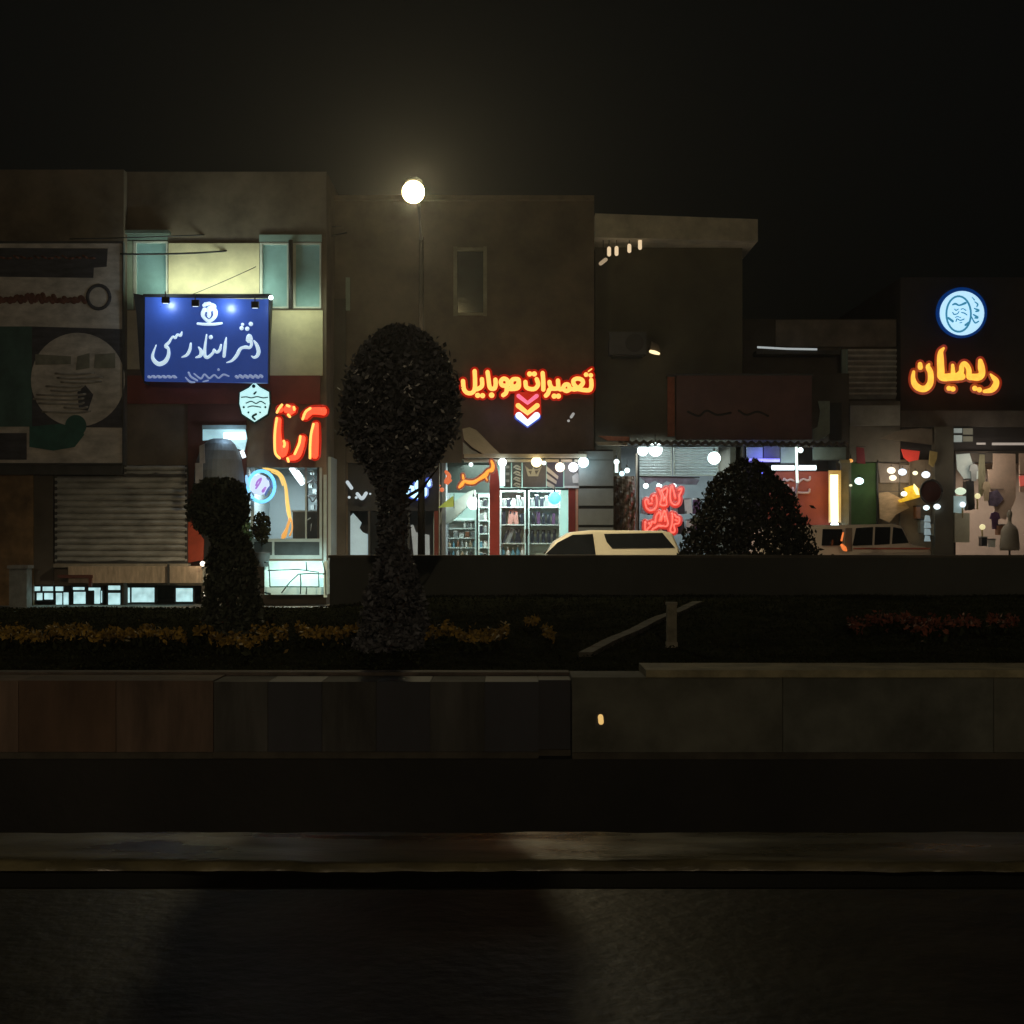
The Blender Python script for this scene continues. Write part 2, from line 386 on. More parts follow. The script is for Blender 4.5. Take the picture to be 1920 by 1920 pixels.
# ================================================================ TREES
leafdk = mat('dark green leaves', (0.085, 0.088, 0.098), 0.6, 0.3, 3, island=0.6, spec=0.25)
leafcon = mat('conifer needles', (0.040, 0.050, 0.036), 0.7, 0.3, 3, island=0.5)
bark = mat('dark bark', (0.06, 0.045, 0.035), 0.9, 0.4, 9, bump=.6)
def profile_pts(cx, cy, prof, depth=1.0, shell=0.55, lump=0.1, seed=0):
    """prof: list of (z, r). points fill a solid of revolution, denser near the surface, with clumps"""
    zs = np.array([p[0] for p in prof]); rs = np.array([p[1] for p in prof])
    o = np.argsort(zs); zs, rs = zs[o], rs[o]
    def fn(r, n):
        z = r.uniform(zs[0], zs[-1], int(n * 2.2)); rad = np.interp(z, zs, rs)
        keep = r.rand(len(z)) < rad / rs.max(); z, rad = z[keep][:n], rad[keep][:n]
        a = r.uniform(0, 2 * np.pi, len(z))
        lum = 1 + lump * np.sin(a * 5 + z * 9 + seed) * np.sin(z * 13 + a * 2) + lump * .6 * np.sin(a * 11 - z * 21) + r.normal(0, 0.04, len(z)) + .16 * (r.rand(len(z)) > .985)
        q = rad * lum * (shell + (1 - shell) * np.sqrt(r.rand(len(z))))
        return np.stack([cx + q * np.cos(a), cy + q * np.sin(a) * depth, z], 1)
    return fn
dT = 13.6
tx = PX(750, dT)
tr = thing('topiary_tree', (tx, dT, lawn_z(tx, dT)), 'tall dark clipped tree with a big rounded crown in the middle', 'tree')
def R_(p): return p / F * dT
crown = [(PZ(612 + k * 10, dT), R_(108 * math.sqrt(max(0.0, 1 - ((612 + k * 10 - 765) / (155.0 if 612 + k * 10 < 765 else 137.0)) ** 2)))) for k in range(0, 30)]
crown = [(z, max(r, R_(30))) for z, r in crown]
leaf_quads(15500, profile_pts(tx, dT, crown, shell=.30, lump=.07), 0.062, 0, 21).build('crown', leafdk, tr)
rs = np.random.RandomState(8); sp = profile_pts(tx, dT, crown, shell=.9, lump=.07)
def front(r, n):
    q_ = sp(r, n * 4); q_ = q_[(q_[:, 1] < dT - .25) & (q_[:, 2] < PZ(680, dT)) ]; return q_[:n]
leaf_quads(110, front, 0.05, 0, 77).build('lit_specks', mat('painted lit specks', (.50, .50, .48), .4, .4, 3, island=.6), tr)  # lit specks in the crown, painted as leaves of lighter colour
neck = [(PZ(y, dT), R_(r)) for y, r in ((880, 56), (900, 36), (950, 29), (990, 28), (1020, 26), (1045, 32))]
skirt = [(PZ(y, dT), R_(r)) for y, r in ((1030, 26), (1060, 38), (1110, 54), (1180, 64), (1225, 80), (1238, 92))]
leaf_quads(1700, profile_pts(tx - R_(15), dT, neck, shell=.2, lump=.12), 0.06, 0, 22).build('lower_foliage', leafdk, tr)
leaf_quads(6000, profile_pts(tx - R_(10), dT, skirt, shell=.5, lump=.09), 0.06, 0, 23).build('skirt_foliage', leafdk, tr)
b = MB(); b.tube([(tx, dT, .3), (tx + .01, dT, 1.0), (tx, dT, 1.6), (tx + .02, dT, 2.3), (tx, dT, 3.0)], [.06, .05, .045, .035, .02], 10); b.build('trunk', bark, tr)
b = MB()
for k in range(26):
    z = rnd.uniform(1.75, 3.0); a = rnd.uniform(0, 6.28); L = rnd.uniform(.2, .42)
    p0 = Vector((tx, dT, z)); p1 = p0 + Vector((math.cos(a) * L * .6, math.sin(a) * L * .6, L * .35)); p2 = p0 + Vector((math.cos(a) * L, math.sin(a) * L, L * .85))
    b.tube([p0, p1, p2], [.02, .014, .006], 5)
b.build('branches', bark, tr)

dC = 15.2
cx = PX(434, dC)
tc_ = thing('clipped_tree', (cx, dC, lawn_z(cx, dC)), 'dark smaller clipped tree in front of the grey awning', 'tree')
pr = [(PZ(y, dC), r / F * dC) for y, r in ((996, 20), (1010, 34), (1040, 42), (1080, 46), (1120, 52), (1165, 56), (1190, 36))]
leaf_quads(6000, profile_pts(cx, dC, pr, shell=.5, lump=.12, seed=3), 0.06, .3, 31).build('skirt_foliage', leafcon, tc_)
pr = [(PZ(y, dC), 55 * math.sqrt(max(.08, 1 - ((y - 950) / 62.) ** 2)) / F * dC) for y in range(897, 1010, 8)]
leaf_quads(5200, profile_pts(PX(412, dC), dC, pr, shell=.4, lump=.12, seed=3), 0.055, 0, 33).build('crown', leafcon, tc_)
b = MB(); b.tube([(cx, dC, .35), (cx - .02, dC, 1.2), (PX(412, dC), dC, 1.85), (PX(412, dC), dC, 2.0)], [.06, .045, .03, .01], 8); b.build('trunk', bark, tc_)
dR = 20.9
bx_ = PX(1402, dR)
bu = thing('round_bush', (bx_, dR, 0), 'large dark mound shaped bush behind the low wall between the cars', 'bush')
pr = [(PZ(y, dR), r / F * dR) for y, r in ((860, 10), (868, 28), (885, 48), (905, 68), (930, 86), (960, 101), (1000, 116), (1040, 130), (1110, 138), (1195, 120))]
leaf_quads(15000, profile_pts(bx_, dR, pr, depth=.8, shell=.5, lump=.05, seed=1), 0.085, .2, 41).build('crown', mat('bush leaves', (0.026, 0.030, 0.020), .8, .3, 3, island=.5), bu)
b = MB(); 
for k in range(5): b.tube([(bx_ + (k - 2) * .05, dR, -.14), (bx_ + (k - 2) * .25, dR, .8), (bx_ + (k - 2) * .3, dR, 1.7)], [.05, .04, .01], 7)
b.build('trunk', bark, bu)

# ================================================================ BUILDINGS
def building(name, x0, x1, top, d, depth, holes, m, label, base_z=0.0, roofm=None):
    """front wall with real openings (photo rects at distance d), side and back walls, roof slab"""
    t = thing(name, (PX((x0 + x1) / 2, d), d, 0), label, 'building')
    mb = MB(); T = 0.3
    zt = PZ(top, d)
    xs = sorted(set([PX(x0, d), PX(x1, d)] + [PX(h[0], d) for h in holes] + [PX(h[2], d) for h in holes]))
    zs = sorted(set([base_z, zt] + [max(base_z, PZ(h[3], d)) for h in holes] + [PZ(h[1], d) for h in holes]))
    hr = [(PX(h[0], d), PX(h[2], d), max(base_z, PZ(h[3], d)), PZ(h[1], d)) for h in holes]
    for j in range(len(zs) - 1):
        run = None
        for i in range(len(xs) - 1):
            cx_, cz_ = (xs[i] + xs[i + 1]) / 2, (zs[j] + zs[j + 1]) / 2
            solid = not any(a < cx_ < b and c < cz_ < e for a, b, c, e in hr)
            if solid: run = (run[0], xs[i + 1]) if run else (xs[i], xs[i + 1])
            if (not solid or i == len(xs) - 2) and run:
                mb.box(run[0], run[1], d, d + T, zs[j], zs[j + 1]); run = None
    X0, X1 = PX(x0, d), PX(x1, d)
    mb.box(X0, X0 + .25, d + T, d + depth, base_z, zt); mb.box(X1 - .25, X1, d + T, d + depth, base_z, zt)
    mb.box(X0 + .25, X1 - .25, d + depth - .25, d + depth, base_z, zt)
    mb.build('wall', m, t)
    r = MB(); r.box(X0 + .26, X1 - .26, d + T + .01, d + depth - .26, zt - .5, zt - .25); r.build('roof', roofm or darkwall, t)
    return t
def room(t, x0, x1, y0, y1, d, depth, mwall, mfloor=None):
    """lined room behind an opening"""
    X0, X1, Z0, Z1 = PX(x0, d) - .01, PX(x1, d) + .01, PZ(y1, d), PZ(y0, d)
    a = MB(); s = d + .3
    a.box(X0 - .15, X1 + .15, s + depth, s + depth + .1, Z0 - .1, Z1 + .25)
    a.box(X0 - .15, X0 - .05, s, s + depth, Z0 - .1, Z1 + .25); a.box(X1 + .05, X1 + .15, s, s + depth, Z0 - .1, Z1 + .25)
    a.build('interior_wall', mwall, t)
    c_ = MB(); c_.box(X0 - .05, X1 + .05, s, s + depth, Z1 + .1, Z1 + .2); c_.build('ceiling', mwall, t)
    f = MB(); f.box(X0 - .05, X1 + .05, s, s + depth, Z0 - .1, Z0 - .003); f.build('floor', mfloor or paveM, t)

dA, dB, dC2, dD, dE = 33.0, 33.4, 35.0, 35.8, 37.0

# ---- A: left building with the banner and the shutter
roomwhite = mat('painted room white', (0.62, 0.70, 0.70), 0.7, 0.08, 2)
A = building('left_building', -420, 229, 318, dA, 9, [(100, 872, 232, 1058)] + [(62, 1098, 229, 1134)], brownwall, 'brown building at the left edge carrying a huge faded banner')
MB().pb(-420, 62, 888, 1150, dA - .12, .11).build('pilaster', mat('brown marble pilaster', (0.18, 0.11, 0.05), .5, .5, 3), A)
MB().pb(62, 100, 870, 1096, dA - .08, .07).build('pilaster', darkwall, A)
MB().pb(-100, 229, 866, 890, dA - .25, .24).build('shutter_box', darkmetal, A)
# ---- B: office building
B = building('office_building', 229.5, 612, 322, dB, 9,
             [(232, 872, 352, 1058), (462, 876, 604, 1048), (250, 440, 314, 556), (486, 455, 541, 578), (549, 455, 602, 578), (229.6, 1098, 378, 1134), (495, 1052, 612, 1114)],
             brownwall, 'brown two storey building with cream upper panels and a lit office door')
# fascia, pale panels
MB().pb(229.6, 600, 704, 757, dB - .07, .065).build('fascia', maroon, B)
MB().pb(352, 462, 757, 1060, dB - .05, .045).build('wall_panel', mat('dark maroon wall', (0.10, 0.03, 0.025), .8, .3, 2), B)
MB().pb(606, 650, 757, 1120, dB - .02, .018).build('pilaster', darkwall, B) if False else None
for nm, x0, x1, y0, y1, mm in (('stone_panel', 229.6, 271, 582, 692, cream), ('stone_panel', 316, 486, 456, 700, cream), ('stone_panel', 486, 605, 582, 704, cream),
                              ('glazed_panel', 229.6, 249, 452, 580, mat('sage panel', (0.34, 0.42, 0.33), .6, .15, 3)), ('glazed_panel', 229.6, 314, 432, 450, teal), ('glazed_panel', 486, 603, 440, 453, teal)):
    MB().pb(x0, x1, y0, y1, dB - .06, .055).build(nm, mm, B)
for x0, x1, y0, y1 in ((250, 314, 452, 556), (487, 541, 455, 578), (549, 602, 455, 578)):
    wn = MB(); wn.pb(x0, x0 + 5, y0, y1, dB - .07, .16); wn.pb(x1 - 3, x1, y0, y1, dB - .07, .16); wn.pb(x0 + 5, x1 - 3, y0, y0 + 3, dB - .07, .16); wn.pb(x0 + 5, x1 - 3, y1 - 3, y1, dB - .07, .16)
    wo = wn.build('window', frame, B); MB().pb(x0 + 5, x1 - 3, y0 + 3, y1 - 3, dB + .02, .03).build('pane', mat('tinted window film', (0.28, 0.48, 0.50), .25, .15, 2), wo)
b = MB(); b.tube([P(545, 450, dB - .12), P(545, 578, dB - .12)], .05, 8); b.build('drain_pipe', darkmetal, B)
b = MB(); b.pb(140, 316, 431, 437, dB - .3, .24); b.build('ledge', mat('dull teal ledge', (.12, .16, .14), .7, .3, 3), B)
# pale base step running under both shutters
stp = thing('entrance_step', P(240, 1092, dA - .6), 'pale brownish stone step below the closed shutters', 'step')
b = MB(); b.pb(128, 380, 1062, 1093, dA - .6, .55); b.build('step_body', stone, stp)
b = MB(); b.pb(100, 352, 1057, 1064, dA - .35, .3); b.build('shutter_sill', mat('worn concrete sill', (0.30, .27, .22), .7, .3, 4), stp)
b = MB(); b.pb(313.5, 317.5, 1058, 1096, dA - .66, .05); b.build('post', darkmetal, stp)
b = MB(); b.pb(108, 172, 1078, 1084, dA - .7, .09); b.pb(166, 171, 1084, 1100, dA - .7, .09); b.build('rail', mat('dull red rail', (.12, .04, .03), .6, .3), stp)
# shutters: rows of curved slats
def shutter(name, x0, x1, y0, y1, d, label, pitch=0.085, m=shuttermat, cat='shutter', sag=0.02):
    t = thing(name, P((x0 + x1) / 2, y1, d), label, cat)
    X0, X1, Z0, Z1 = PX(x0, d), PX(x1, d), PZ(y1, d), PZ(y0, d)
    n = int((Z1 - Z0) / pitch); vs_ = []; rows = n * 6
    nx = 8
    for j in range(rows + 1):
        z = Z0 + (Z1 - Z0) * j / rows; ph = j / 6 % 1
        yo = -0.06 * math.sin(math.pi * ph) ** .7 if ph else 0
        for i in range(nx + 1): vs_.append((X0 + (X1 - X0) * i / nx, d + yo + .012 * math.sin(i * 1.7 + j * .35) * .4, z + .004 * math.sin(i * 2.1)))
    fs = [(j * (nx + 1) + i, j * (nx + 1) + i + 1, (j + 1) * (nx + 1) + i + 1, (j + 1) * (nx + 1) + i) for j in range(rows) for i in range(nx)]
    a = MB(); a.add(vs_, fs); a.build('slats', m, t)
    a = MB(); a.box(X0, X0 + .05, d - .05, d + .03, Z0, Z1); a.build('guide_rail', darkmetal, t)
    a = MB(); a.box(X1 - .05, X1, d - .05, d + .03, Z0, Z1); a.build('guide_rail', darkmetal, t)
    a = MB(); a.box(X0 + .051, X1 - .051, d - .055, d + .02, Z0, Z0 + .07); a.build('bottom_bar', darkmetal, t)
    return t
shutter('roller_shutter', 104, 352, 893, 1056, dA - .06, 'wide closed grey roller shutter at the left, right of the brown pilaster', .13)
shutter('shutter_head', 234, 352, 873, 892, dA - .10, 'short upper strip of grey slats between banner and office door', .09)
# basement light panes
bsm = emit('frosted basement glass', (0.45, 0.72, 0.74), 1.05, (.5, .6, .6), .25, 6)
for (x0, x1, y0, y1, cuts) in ((60, 99, 1100, 1126, [(60, 75, 1100, 1108), (80, 99, 1100, 1108), (69, 79, 1112, 1125), (83, 99, 1112, 1124)]), (103, 129, 1100, 1134, [(104, 118, 1100, 1108), (105, 116, 1112, 1134), (119, 128, 1111, 1134)]),
                              (136, 160, 1101, 1133, [(137, 158, 1101, 1106), (138, 160, 1110, 1132)]), (166, 192, 1102, 1132, [(166, 188, 1102, 1107), (177, 187, 1107, 1132), (189, 191, 1108, 1130)]),
                              (202, 226, 1098, 1134, [(203, 225, 1098, 1106), (203, 225, 1112, 1134)])):
    t = thing('basement_window', P((x0 + x1) / 2, y1, dA), {60: 'leftmost glowing basement window with four small panes', 103: 'second glowing basement window from the left with a split lower pane', 136: 'small square glowing basement window with a thin top pane', 166: 'glowing basement window showing a bright hook shaped gap', 202: 'tall glowing basement window with a separate top pane'}[x0], 'window', 'glowing basement windows')
    fr = MB(); fr.pb(x0 - 3, x1 + 3, y0 - 3, y1 + 3, dA + .12, .03); fr.build('frame', black, t)
    for c_ in cuts: MB().pb(*[c_[0], c_[1], c_[2], c_[3]], dA + .10, .018).build('pane', bsm, t)
for (x0, x1, y0, y1, cuts, lb) in ((236, 292, 1101, 1131, [(237, 243, 1102, 1130), (247, 289, 1102, 1129)], 'widest glowing basement window under the pale step'), (328, 362, 1102, 1130, [(330, 361, 1103, 1128)], 'rightmost glowing basement window beside the smaller clipped tree')):
    t = thing('basement_window', P((x0 + x1) / 2, y1, dB), lb, 'window', 'glowing basement windows')
    MB().pb(x0 - 3, x1 + 3, y0 - 3, y1 + 3, dB + .12, .03).build('frame', black, t)
    for c_ in cuts: MB().pb(c_[0], c_[1], c_[2], c_[3], dB + .10, .018).build('pane', bsm, t)
lamp('AREA', 'basement_glow', P(200, 1118, dA - .12), 2.5, (.45, .9, .8), None, 3.2, (R(-60), 0, 0), size_y=.25)
# red panel beside shutter
t = thing('leaning_board', P(366, 1056, dB - .2), 'red orange board leaning beside the shutter', 'board')
b = MB(); b.ppoly([(352, 975), (362, 984), (382, 1012), (381, 1050), (353, 1055)], dB - .22, .05); b.build('board', mat('orange red paint', (0.50, 0.08, 0.04), .6, .25, 3), t)
b = MB(); b.pb(352, 355, 972, 1056, dB - .165, .04); b.build('support', darkmetal, t)
for (x, y, r, lb) in ((380, 1057, 5, 'tiny bright lamp at the corner of the pale step'), (381, 1115, 5, 'tiny white lamp low beside the smaller clipped tree')):
    t = thing('step_lamp', P(x, y, dA - .62), lb, 'lamp')
    strokes([[(x, y)]], dA - .72, (0, 0, 1), r).build('bulb', emit('tiny warm bulb', (1, .85, .65), 3), t)
    MB().pb(x - 2, x + 2, y + 3, y + 9, dA - .66, .05).build('holder', darkmetal, t)
lamp('POINT', 'step_light', P(372, 1050, dA - .8), 2.2, (1, .72, .45), None, .05)
# utility cabinet far left
t = thing('utility_cabinet', P(33, 1142, 31.8), 'grey utility cabinet standing at the far left kerb', 'cabinet')
MB().box(PX(17, 31.8), PX(50, 31.8), 31.8, 32.15, .004, PZ(1066, 31.8)).build('body', mat('cabinet grey', (0.17, .18, .18), .6, .3, 5), t)
MB().box(PX(14, 31.8), PX(53, 31.8), 31.77, 32.18, PZ(1066, 31.8), PZ(1060, 31.8)).build('lid', mat('cabinet lid grey', (0.2, .2, .2), .6, .3, 5), t)

# ---- big faded banner (illegible print)
dN = dA - .3
bn = thing('banner', P(95, 660, dN), 'huge faded banner with a pale disc design on the left facade', 'banner')
bwht = mat('dirty banner vinyl', (0.52, 0.48, 0.44), .8, .38, 2.2, stretch=(1, 1, 2)); bdk = mat('dark banner print', (0.055, 0.055, 0.07), .7, .5, 2, stretch=(1, 1, 4)); bgr = mat('deep green banner print', (0.06, 0.13, 0.12), .7, .4, 1.5); brd = mat('brown red banner print', (0.14, 0.055, 0.04), .8, .4, 4)
MB().pb(-420, 229, 456, 868, dN, .1).build('sheet', bwht, bn)
b = MB(); b.ppoly([(-420, 462), (202, 466), (200, 500), (176, 502), (175, 521), (-420, 514)], dN - .006, .004); b.build('print_band', bdk, bn)
b = MB()
for k in range(9): 
    x = -20 + k * 20; strokes([[(x, 556 + 4 * math.sin(k)), (x + 6, 564), (x + 12, 558 + 5 * math.cos(k)), (x + 19, 566)]], dN - .012, (0, 0, 1), 4.5, 0, .15, mb=b)
b.build('print_lettering', brd, bn)
b = MB()
for k in range(14): x = k * 13; strokes([[(x, 482 + 3 * math.sin(k * 2)), (x + 8, 484)]], dN - .012, (0, 0, 1), 1.5, 0, .15, mb=b)
b.build('print_lettering', brd, bn)
b = MB()
rg = [(185 + 21 * math.cos(a / 20 * 6.2832), 557 + 22 * math.sin(a / 20 * 6.2832)) for a in range(21)]
strokes([rg], dN - .012, (0, 0, 1), 3.2, 0, .15, sm=False, mb=b); b.build('printed_ring', bdk, bn)
MB().pb(-420, 60, 612, 800, dN - .006, .004).build('print_field', bgr, bn)
b = MB(); b.ppoly([(60, 612), (229, 617), (229, 802), (60, 800)], dN - .0062, .004); b.build('print_field', bdk, bn)
b = MB(); b.disc(P(146, 712, dN - .012), 88 / F * dN, .005, 48, 1.0); b.build('printed_disc', bwht, bn)
for (q) in ([(66, 664), (133, 668), (133, 683), (66, 684)], [(178, 664), (216, 662), (216, 690), (176, 690)], [(145, 668), (168, 662), (168, 690), (142, 694)]):
    MB().ppoly(q, dN - .018, .004).build('print_block', mat('dull green print', (0.22, 0.22, 0.18), .8, .3, 4), bn)
b = MB()
for k in range(10):
    y = 700 + k * 8; x = 62 + 6 * math.sin(k); strokes([[(x + rnd.uniform(0, 60), y), (x + rnd.uniform(70, 90), y + 2), (x + rnd.uniform(90, 130), y - 1)]], dN - .018, (0, 0, 1), 1.6, 0, .15, mb=b)
b.build('print_lettering', mat('grey print', (.30, .28, .25), .8, .3), bn)
b = MB(); b.ppoly([(145, 735), (160, 722), (175, 740), (165, 770), (148, 768)], dN - .018, .004); b.build('print_block', bdk, bn)
b = MB(); b.disc(P(142, 798, dN - .02), 20 / F * dN, .004, 30); b.ppoly([(55, 800), (110, 795), (150, 800), (158, 815), (140, 838), (100, 845), (55, 838)], dN - .024, .004); b.build('print_swirl', mat('teal print', (0.03, .12, .10), .7, .3, 3), bn)
MB().pb(-420, 50, 812, 862, dN - .024, .004).build('print_band', bdk, bn)
fr = MB(); fr.pb(-420, 231, 452, 456, dN - .03, .14); fr.pb(-420, 231, 868, 871, dN - .03, .14); fr.pb(229, 231.5, 456, 868, dN - .03, .14); fr.build('banner_frame', darkmetal, bn)

# ---- blue office sign
dS = 32.5
sg = thing('office_sign', P(388, 640, dS), 'blue lit sign with white calligraphy over the office entrance', 'sign')
MB().ppoly([(272, 557), (503, 561), (501, 718), (271, 714)], dS, .16).build('sign_face', emit('royal blue sign vinyl', (0.022, 0.055, 0.25), .62, (0.03, 0.07, 0.30)), sg)
b = MB(); b.ppoly([(250, 550), (272, 554), (270, 719), (262, 690), (256, 590)], dS + .02, .5); b.pb(268, 508, 551, 556.5, dS - .02, .2); b.ppoly([(504, 556), (509, 560), (505, 640), (502.5, 719)], dS, .2); b.build('sign_frame', black, sg)
cB = (200, 420, 4.364); ltr = emit('white sign lettering', (0.52, 0.68, 0.80), .95, (0.72, 0.80, 0.84))
L1 = [[(1205, 955, 8), (1228, 990, 16), (1243, 1040, 18), (1232, 1078, 16), (1205, 1092, 12), (1185, 1080, 6)],
      [(1152, 950, 16), (1165, 915, 20), (1180, 945, 18), (1160, 962, 14)], [(1178, 950, 16), (1185, 985, 14), (1170, 1012, 13), (1145, 1008, 16), (1110, 1012, 14), (1088, 1030, 16), (1062, 1078, 16), (1025, 1118, 12), (982, 1134, 6)],
      [(1104, 852, 20)], [(1112, 822, 16)], [(1150, 857, 20)], [(1180, 818, 20)], [(978, 932, 8), (970, 990, 15), (960, 1082, 15)],
      [(936, 988, 10), (925, 1030, 14), (900, 1050, 13), (878, 1026, 10), (872, 1050, 13), (850, 1075, 14), (822, 1092, 15), (803, 1072, 16), (805, 1000, 13), (818, 905, 8)], [(852, 926, 19)],
      [(752, 1008, 8), (774, 1042, 17), (766, 1078, 16), (730, 1092, 8)], [(688, 978, 10), (680, 1030, 15), (655, 1072, 14), (614, 1090, 6)],
      [(615, 884, 8), (604, 912, 14), (578, 905, 11), (562, 932, 13), (540, 922, 10), (512, 965, 13), (484, 998, 17), (505, 1022, 14), (505, 1075, 17), (478, 1125, 20), (430, 1146, 20), (390, 1120, 18), (376, 1075, 14), (405, 990, 6)]]
strokes(L1, dS - .02, cB, 14, -2, .3).build('lettering', ltr, sg)
sm_ = MB()
for x0, x1, yy, am in ((345, 575, 1250, 6), (1060, 1275, 1248, 12)):
    ln = []; k = 0; x = x0
    while x < x1: ln.append((x, yy + am * math.sin(k * 2.1), 8 + 5 * (k % 3 == 0))); x += 14; k += 1
    strokes([ln], dS - .015, cB, 6, 0, .3, mb=sm_)
strokes([[(645, 1255, 5), (680, 1290, 9), (720, 1295, 6)], [(670, 1215, 8), (690, 1250, 9), (740, 1280, 8)], [(715, 1225, 6), (770, 1265, 8), (800, 1230, 7), (840, 1262, 8), (880, 1235, 7), (915, 1260, 7), (955, 1232, 8), (1000, 1245, 6)], [(915, 1192, 11)], [(790, 1290, 6), (830, 1280, 6)]], dS - .015, cB, 7, 0, .3, mb=sm_)
sm_.build('small_lettering', emit('pale blue lettering', (0.22, .28, .46), .8, (0.40, .48, .66)), sg)
em = MB(); strokes([[(800, 700, 18), (790, 740, 20), (815, 775, 20), (838, 795, 14), (865, 775, 20), (888, 740, 20), (880, 700, 18), (840, 690, 20), (840, 730, 22), (838, 770, 12)], [(795, 665, 14), (840, 655, 12), (880, 668, 14), (885, 690, 10)], [(840, 650, 16), (800, 650, 8)], [(745, 815, 10), (800, 820, 12), (880, 820, 12), (940, 812, 10)]], dS - .02, cB, 14, 0, .3, mb=em); em.build('emblem', ltr, sg)
em = MB(); strokes([[(815, 725, 7), (813, 752, 7), (838, 775, 3), (862, 750, 7), (862, 722, 7)]], dS - .04, cB, 7, 0, .3, mb=em); em.build('emblem_marks', emit('royal blue sign vinyl', (0, 0, 0), 0), sg)
def flood(x, y, d, label, energy, col, k):
    t = thing('sign_floodlight', P(x, y, d), label, 'lamp', 'floodlights along the top of the blue sign')
    MB().pb(x - 7, x + 7, y + 5, y + 17, d - .42, .08).build('housing', black, t)
    b = MB(); b.tube([P(x, y + 6, d - .38), P(x, y - 3, d - .3), P(x, y - 4, d)], .015, 6); b.build('arm', black, t)
    MB().pb(x - 5, x + 5, y + 15, y + 17.6, d - .40, .05).build('lens', emit('flood lens', (.8, .95, 1), 1.5), t)
    l = lamp('POINT', 'lamp_light', P(x + k, y + 14, d - .30), energy, col, t, .06)
flood(366, 557, dS, 'black floodlight clipped left of the sign emblem', 15, (.72, .90, 1), 58)
flood(478, 560, dS, 'black floodlight clipped near the sign\'s right corner', 2, (.72, .95, 1), 22)
flood(310, 551, dS, 'black floodlight clipped near the sign\'s left corner', 14, (.72, .90, 1), 0)
l = lamp('AREA', 'sign_top_light', P(392, 548, dS + .3), 26, (.86, 1, .76), sg, 2.6, size_y=.12); aim(l, (0, .55, 1))
l = lamp('AREA', 'sign_side_light', P(555, 560, dS + .1), 9, (.86, 1, .72), sg, 1.4, size_y=.12); aim(l, (.1, .9, -1))
b = MB(); b.ball(P(508, 558, dS - .1), .05); t = thing('sign_corner_bulb', P(508, 558, dS), 'small bright bulb on the blue sign\'s top right corner', 'lamp'); b.build('bulb', emit('cool bulb', (.8, 1, 1), 4), t)

# ---- hexagon badge light box
dH = 33.0
hx = thing('badge_sign', P(477, 755, dH), 'small white glowing badge sign below the blue sign', 'sign')
pts = [(477, 716), (487, 726), (504, 735), (505, 757), (501, 776), (477, 791), (454, 776), (449, 757), (450, 736), (467, 727)]
MB().ppoly([(477 + (x - 477) * 1.1, 754 + (y - 754) * 1.1) for x, y in pts], dH + .02, .1).build('case', mat('dark teal case', (.01, .05, .05), .5), hx)
MB().ppoly(pts, dH, .018).build('face', emit('cyan white light box', (.55, .95, .95), .95, (.7, .8, .8)), hx)
b = MB(); cH = (340, 700, 4.571)
strokes([[(620, 110, 16)], [(625, 175, 9), (640, 160, 7)], [(515, 205), (560, 202), (600, 210), (650, 200), (700, 210), (740, 205)], [(555, 255), (600, 240), (640, 258), (680, 240), (720, 262)], [(570, 290), (610, 280), (680, 290)], [(535, 290, 10)], [(720, 290, 10)], [(575, 335, 9)], [(640, 350, 10), (610, 370, 9), (630, 395, 9)], [(675, 335, 8)]], dH - .01, cH, 5, 0, .3, mb=b)
b.build('inscription', mat('teal inscription', (.02, .12, .13), .5), hx)
# ---- red neon name (aleph re te aleph)
dZ = 32.9
nz_ = thing('neon_sign', P(558, 812, dZ), 'red and yellow glowing letters above the office door', 'sign')
redglow = emit('red acrylic glow', (1.0, 0.030, 0.006), 1.25, (.5, .03, .02)); redhot = emit('red orange glow', (1.0, 0.075, 0.03), 1.7, (.5, .05, .03)); yelhot = emit('hot yellow tube', (1.0, 0.52, 0.12), 1.5, (.8, .6, .2))
red = [[(1155, 440, 30), (1150, 560, 40), (1145, 700, 40)], [(1065, 365, 40), (1120, 325, 40), (1215, 325, 45)], [(1040, 560, 34), (1020, 640, 38), (985, 710, 40), (920, 730, 24)],
       [(835, 400, 30), (830, 520, 36), (845, 640, 42), (870, 690, 42), (895, 640, 32), (900, 600, 24)], [(850, 310, 34)], [(905, 310, 40), (960, 310, 38), (920, 350, 20)]]
strokes([l_ for l_ in red], dZ + .03, cH, 38, 12, .4).build('letter_halo', emit('painted deep red halo', (.55, .006, .0), .62, (.3, .02, .01)), nz_)  # wider red layer paints the glow around the letters
strokes(red, dZ, cH, 38, -6, .4).build('letter_body', redhot, nz_)
strokes([[(862, 270), (835, 305), (820, 335)], [(818, 385), (805, 470), (800, 560), (802, 660), (815, 700), (842, 726)], [(878, 580), (885, 605), (880, 628)], [(1020, 540), (1010, 600), (985, 660), (972, 690)], [(1105, 300), (1065, 330), (1040, 392)], [(1132, 435), (1112, 520), (1104, 620), (1103, 725)], [(905, 275), (925, 282)], [(915, 355), (930, 372)], [(910, 730), (918, 755)], [(965, 290), (968, 310)]], dZ - .04, cH, 11, 0, .5).build('neon_tube', yelhot, nz_)

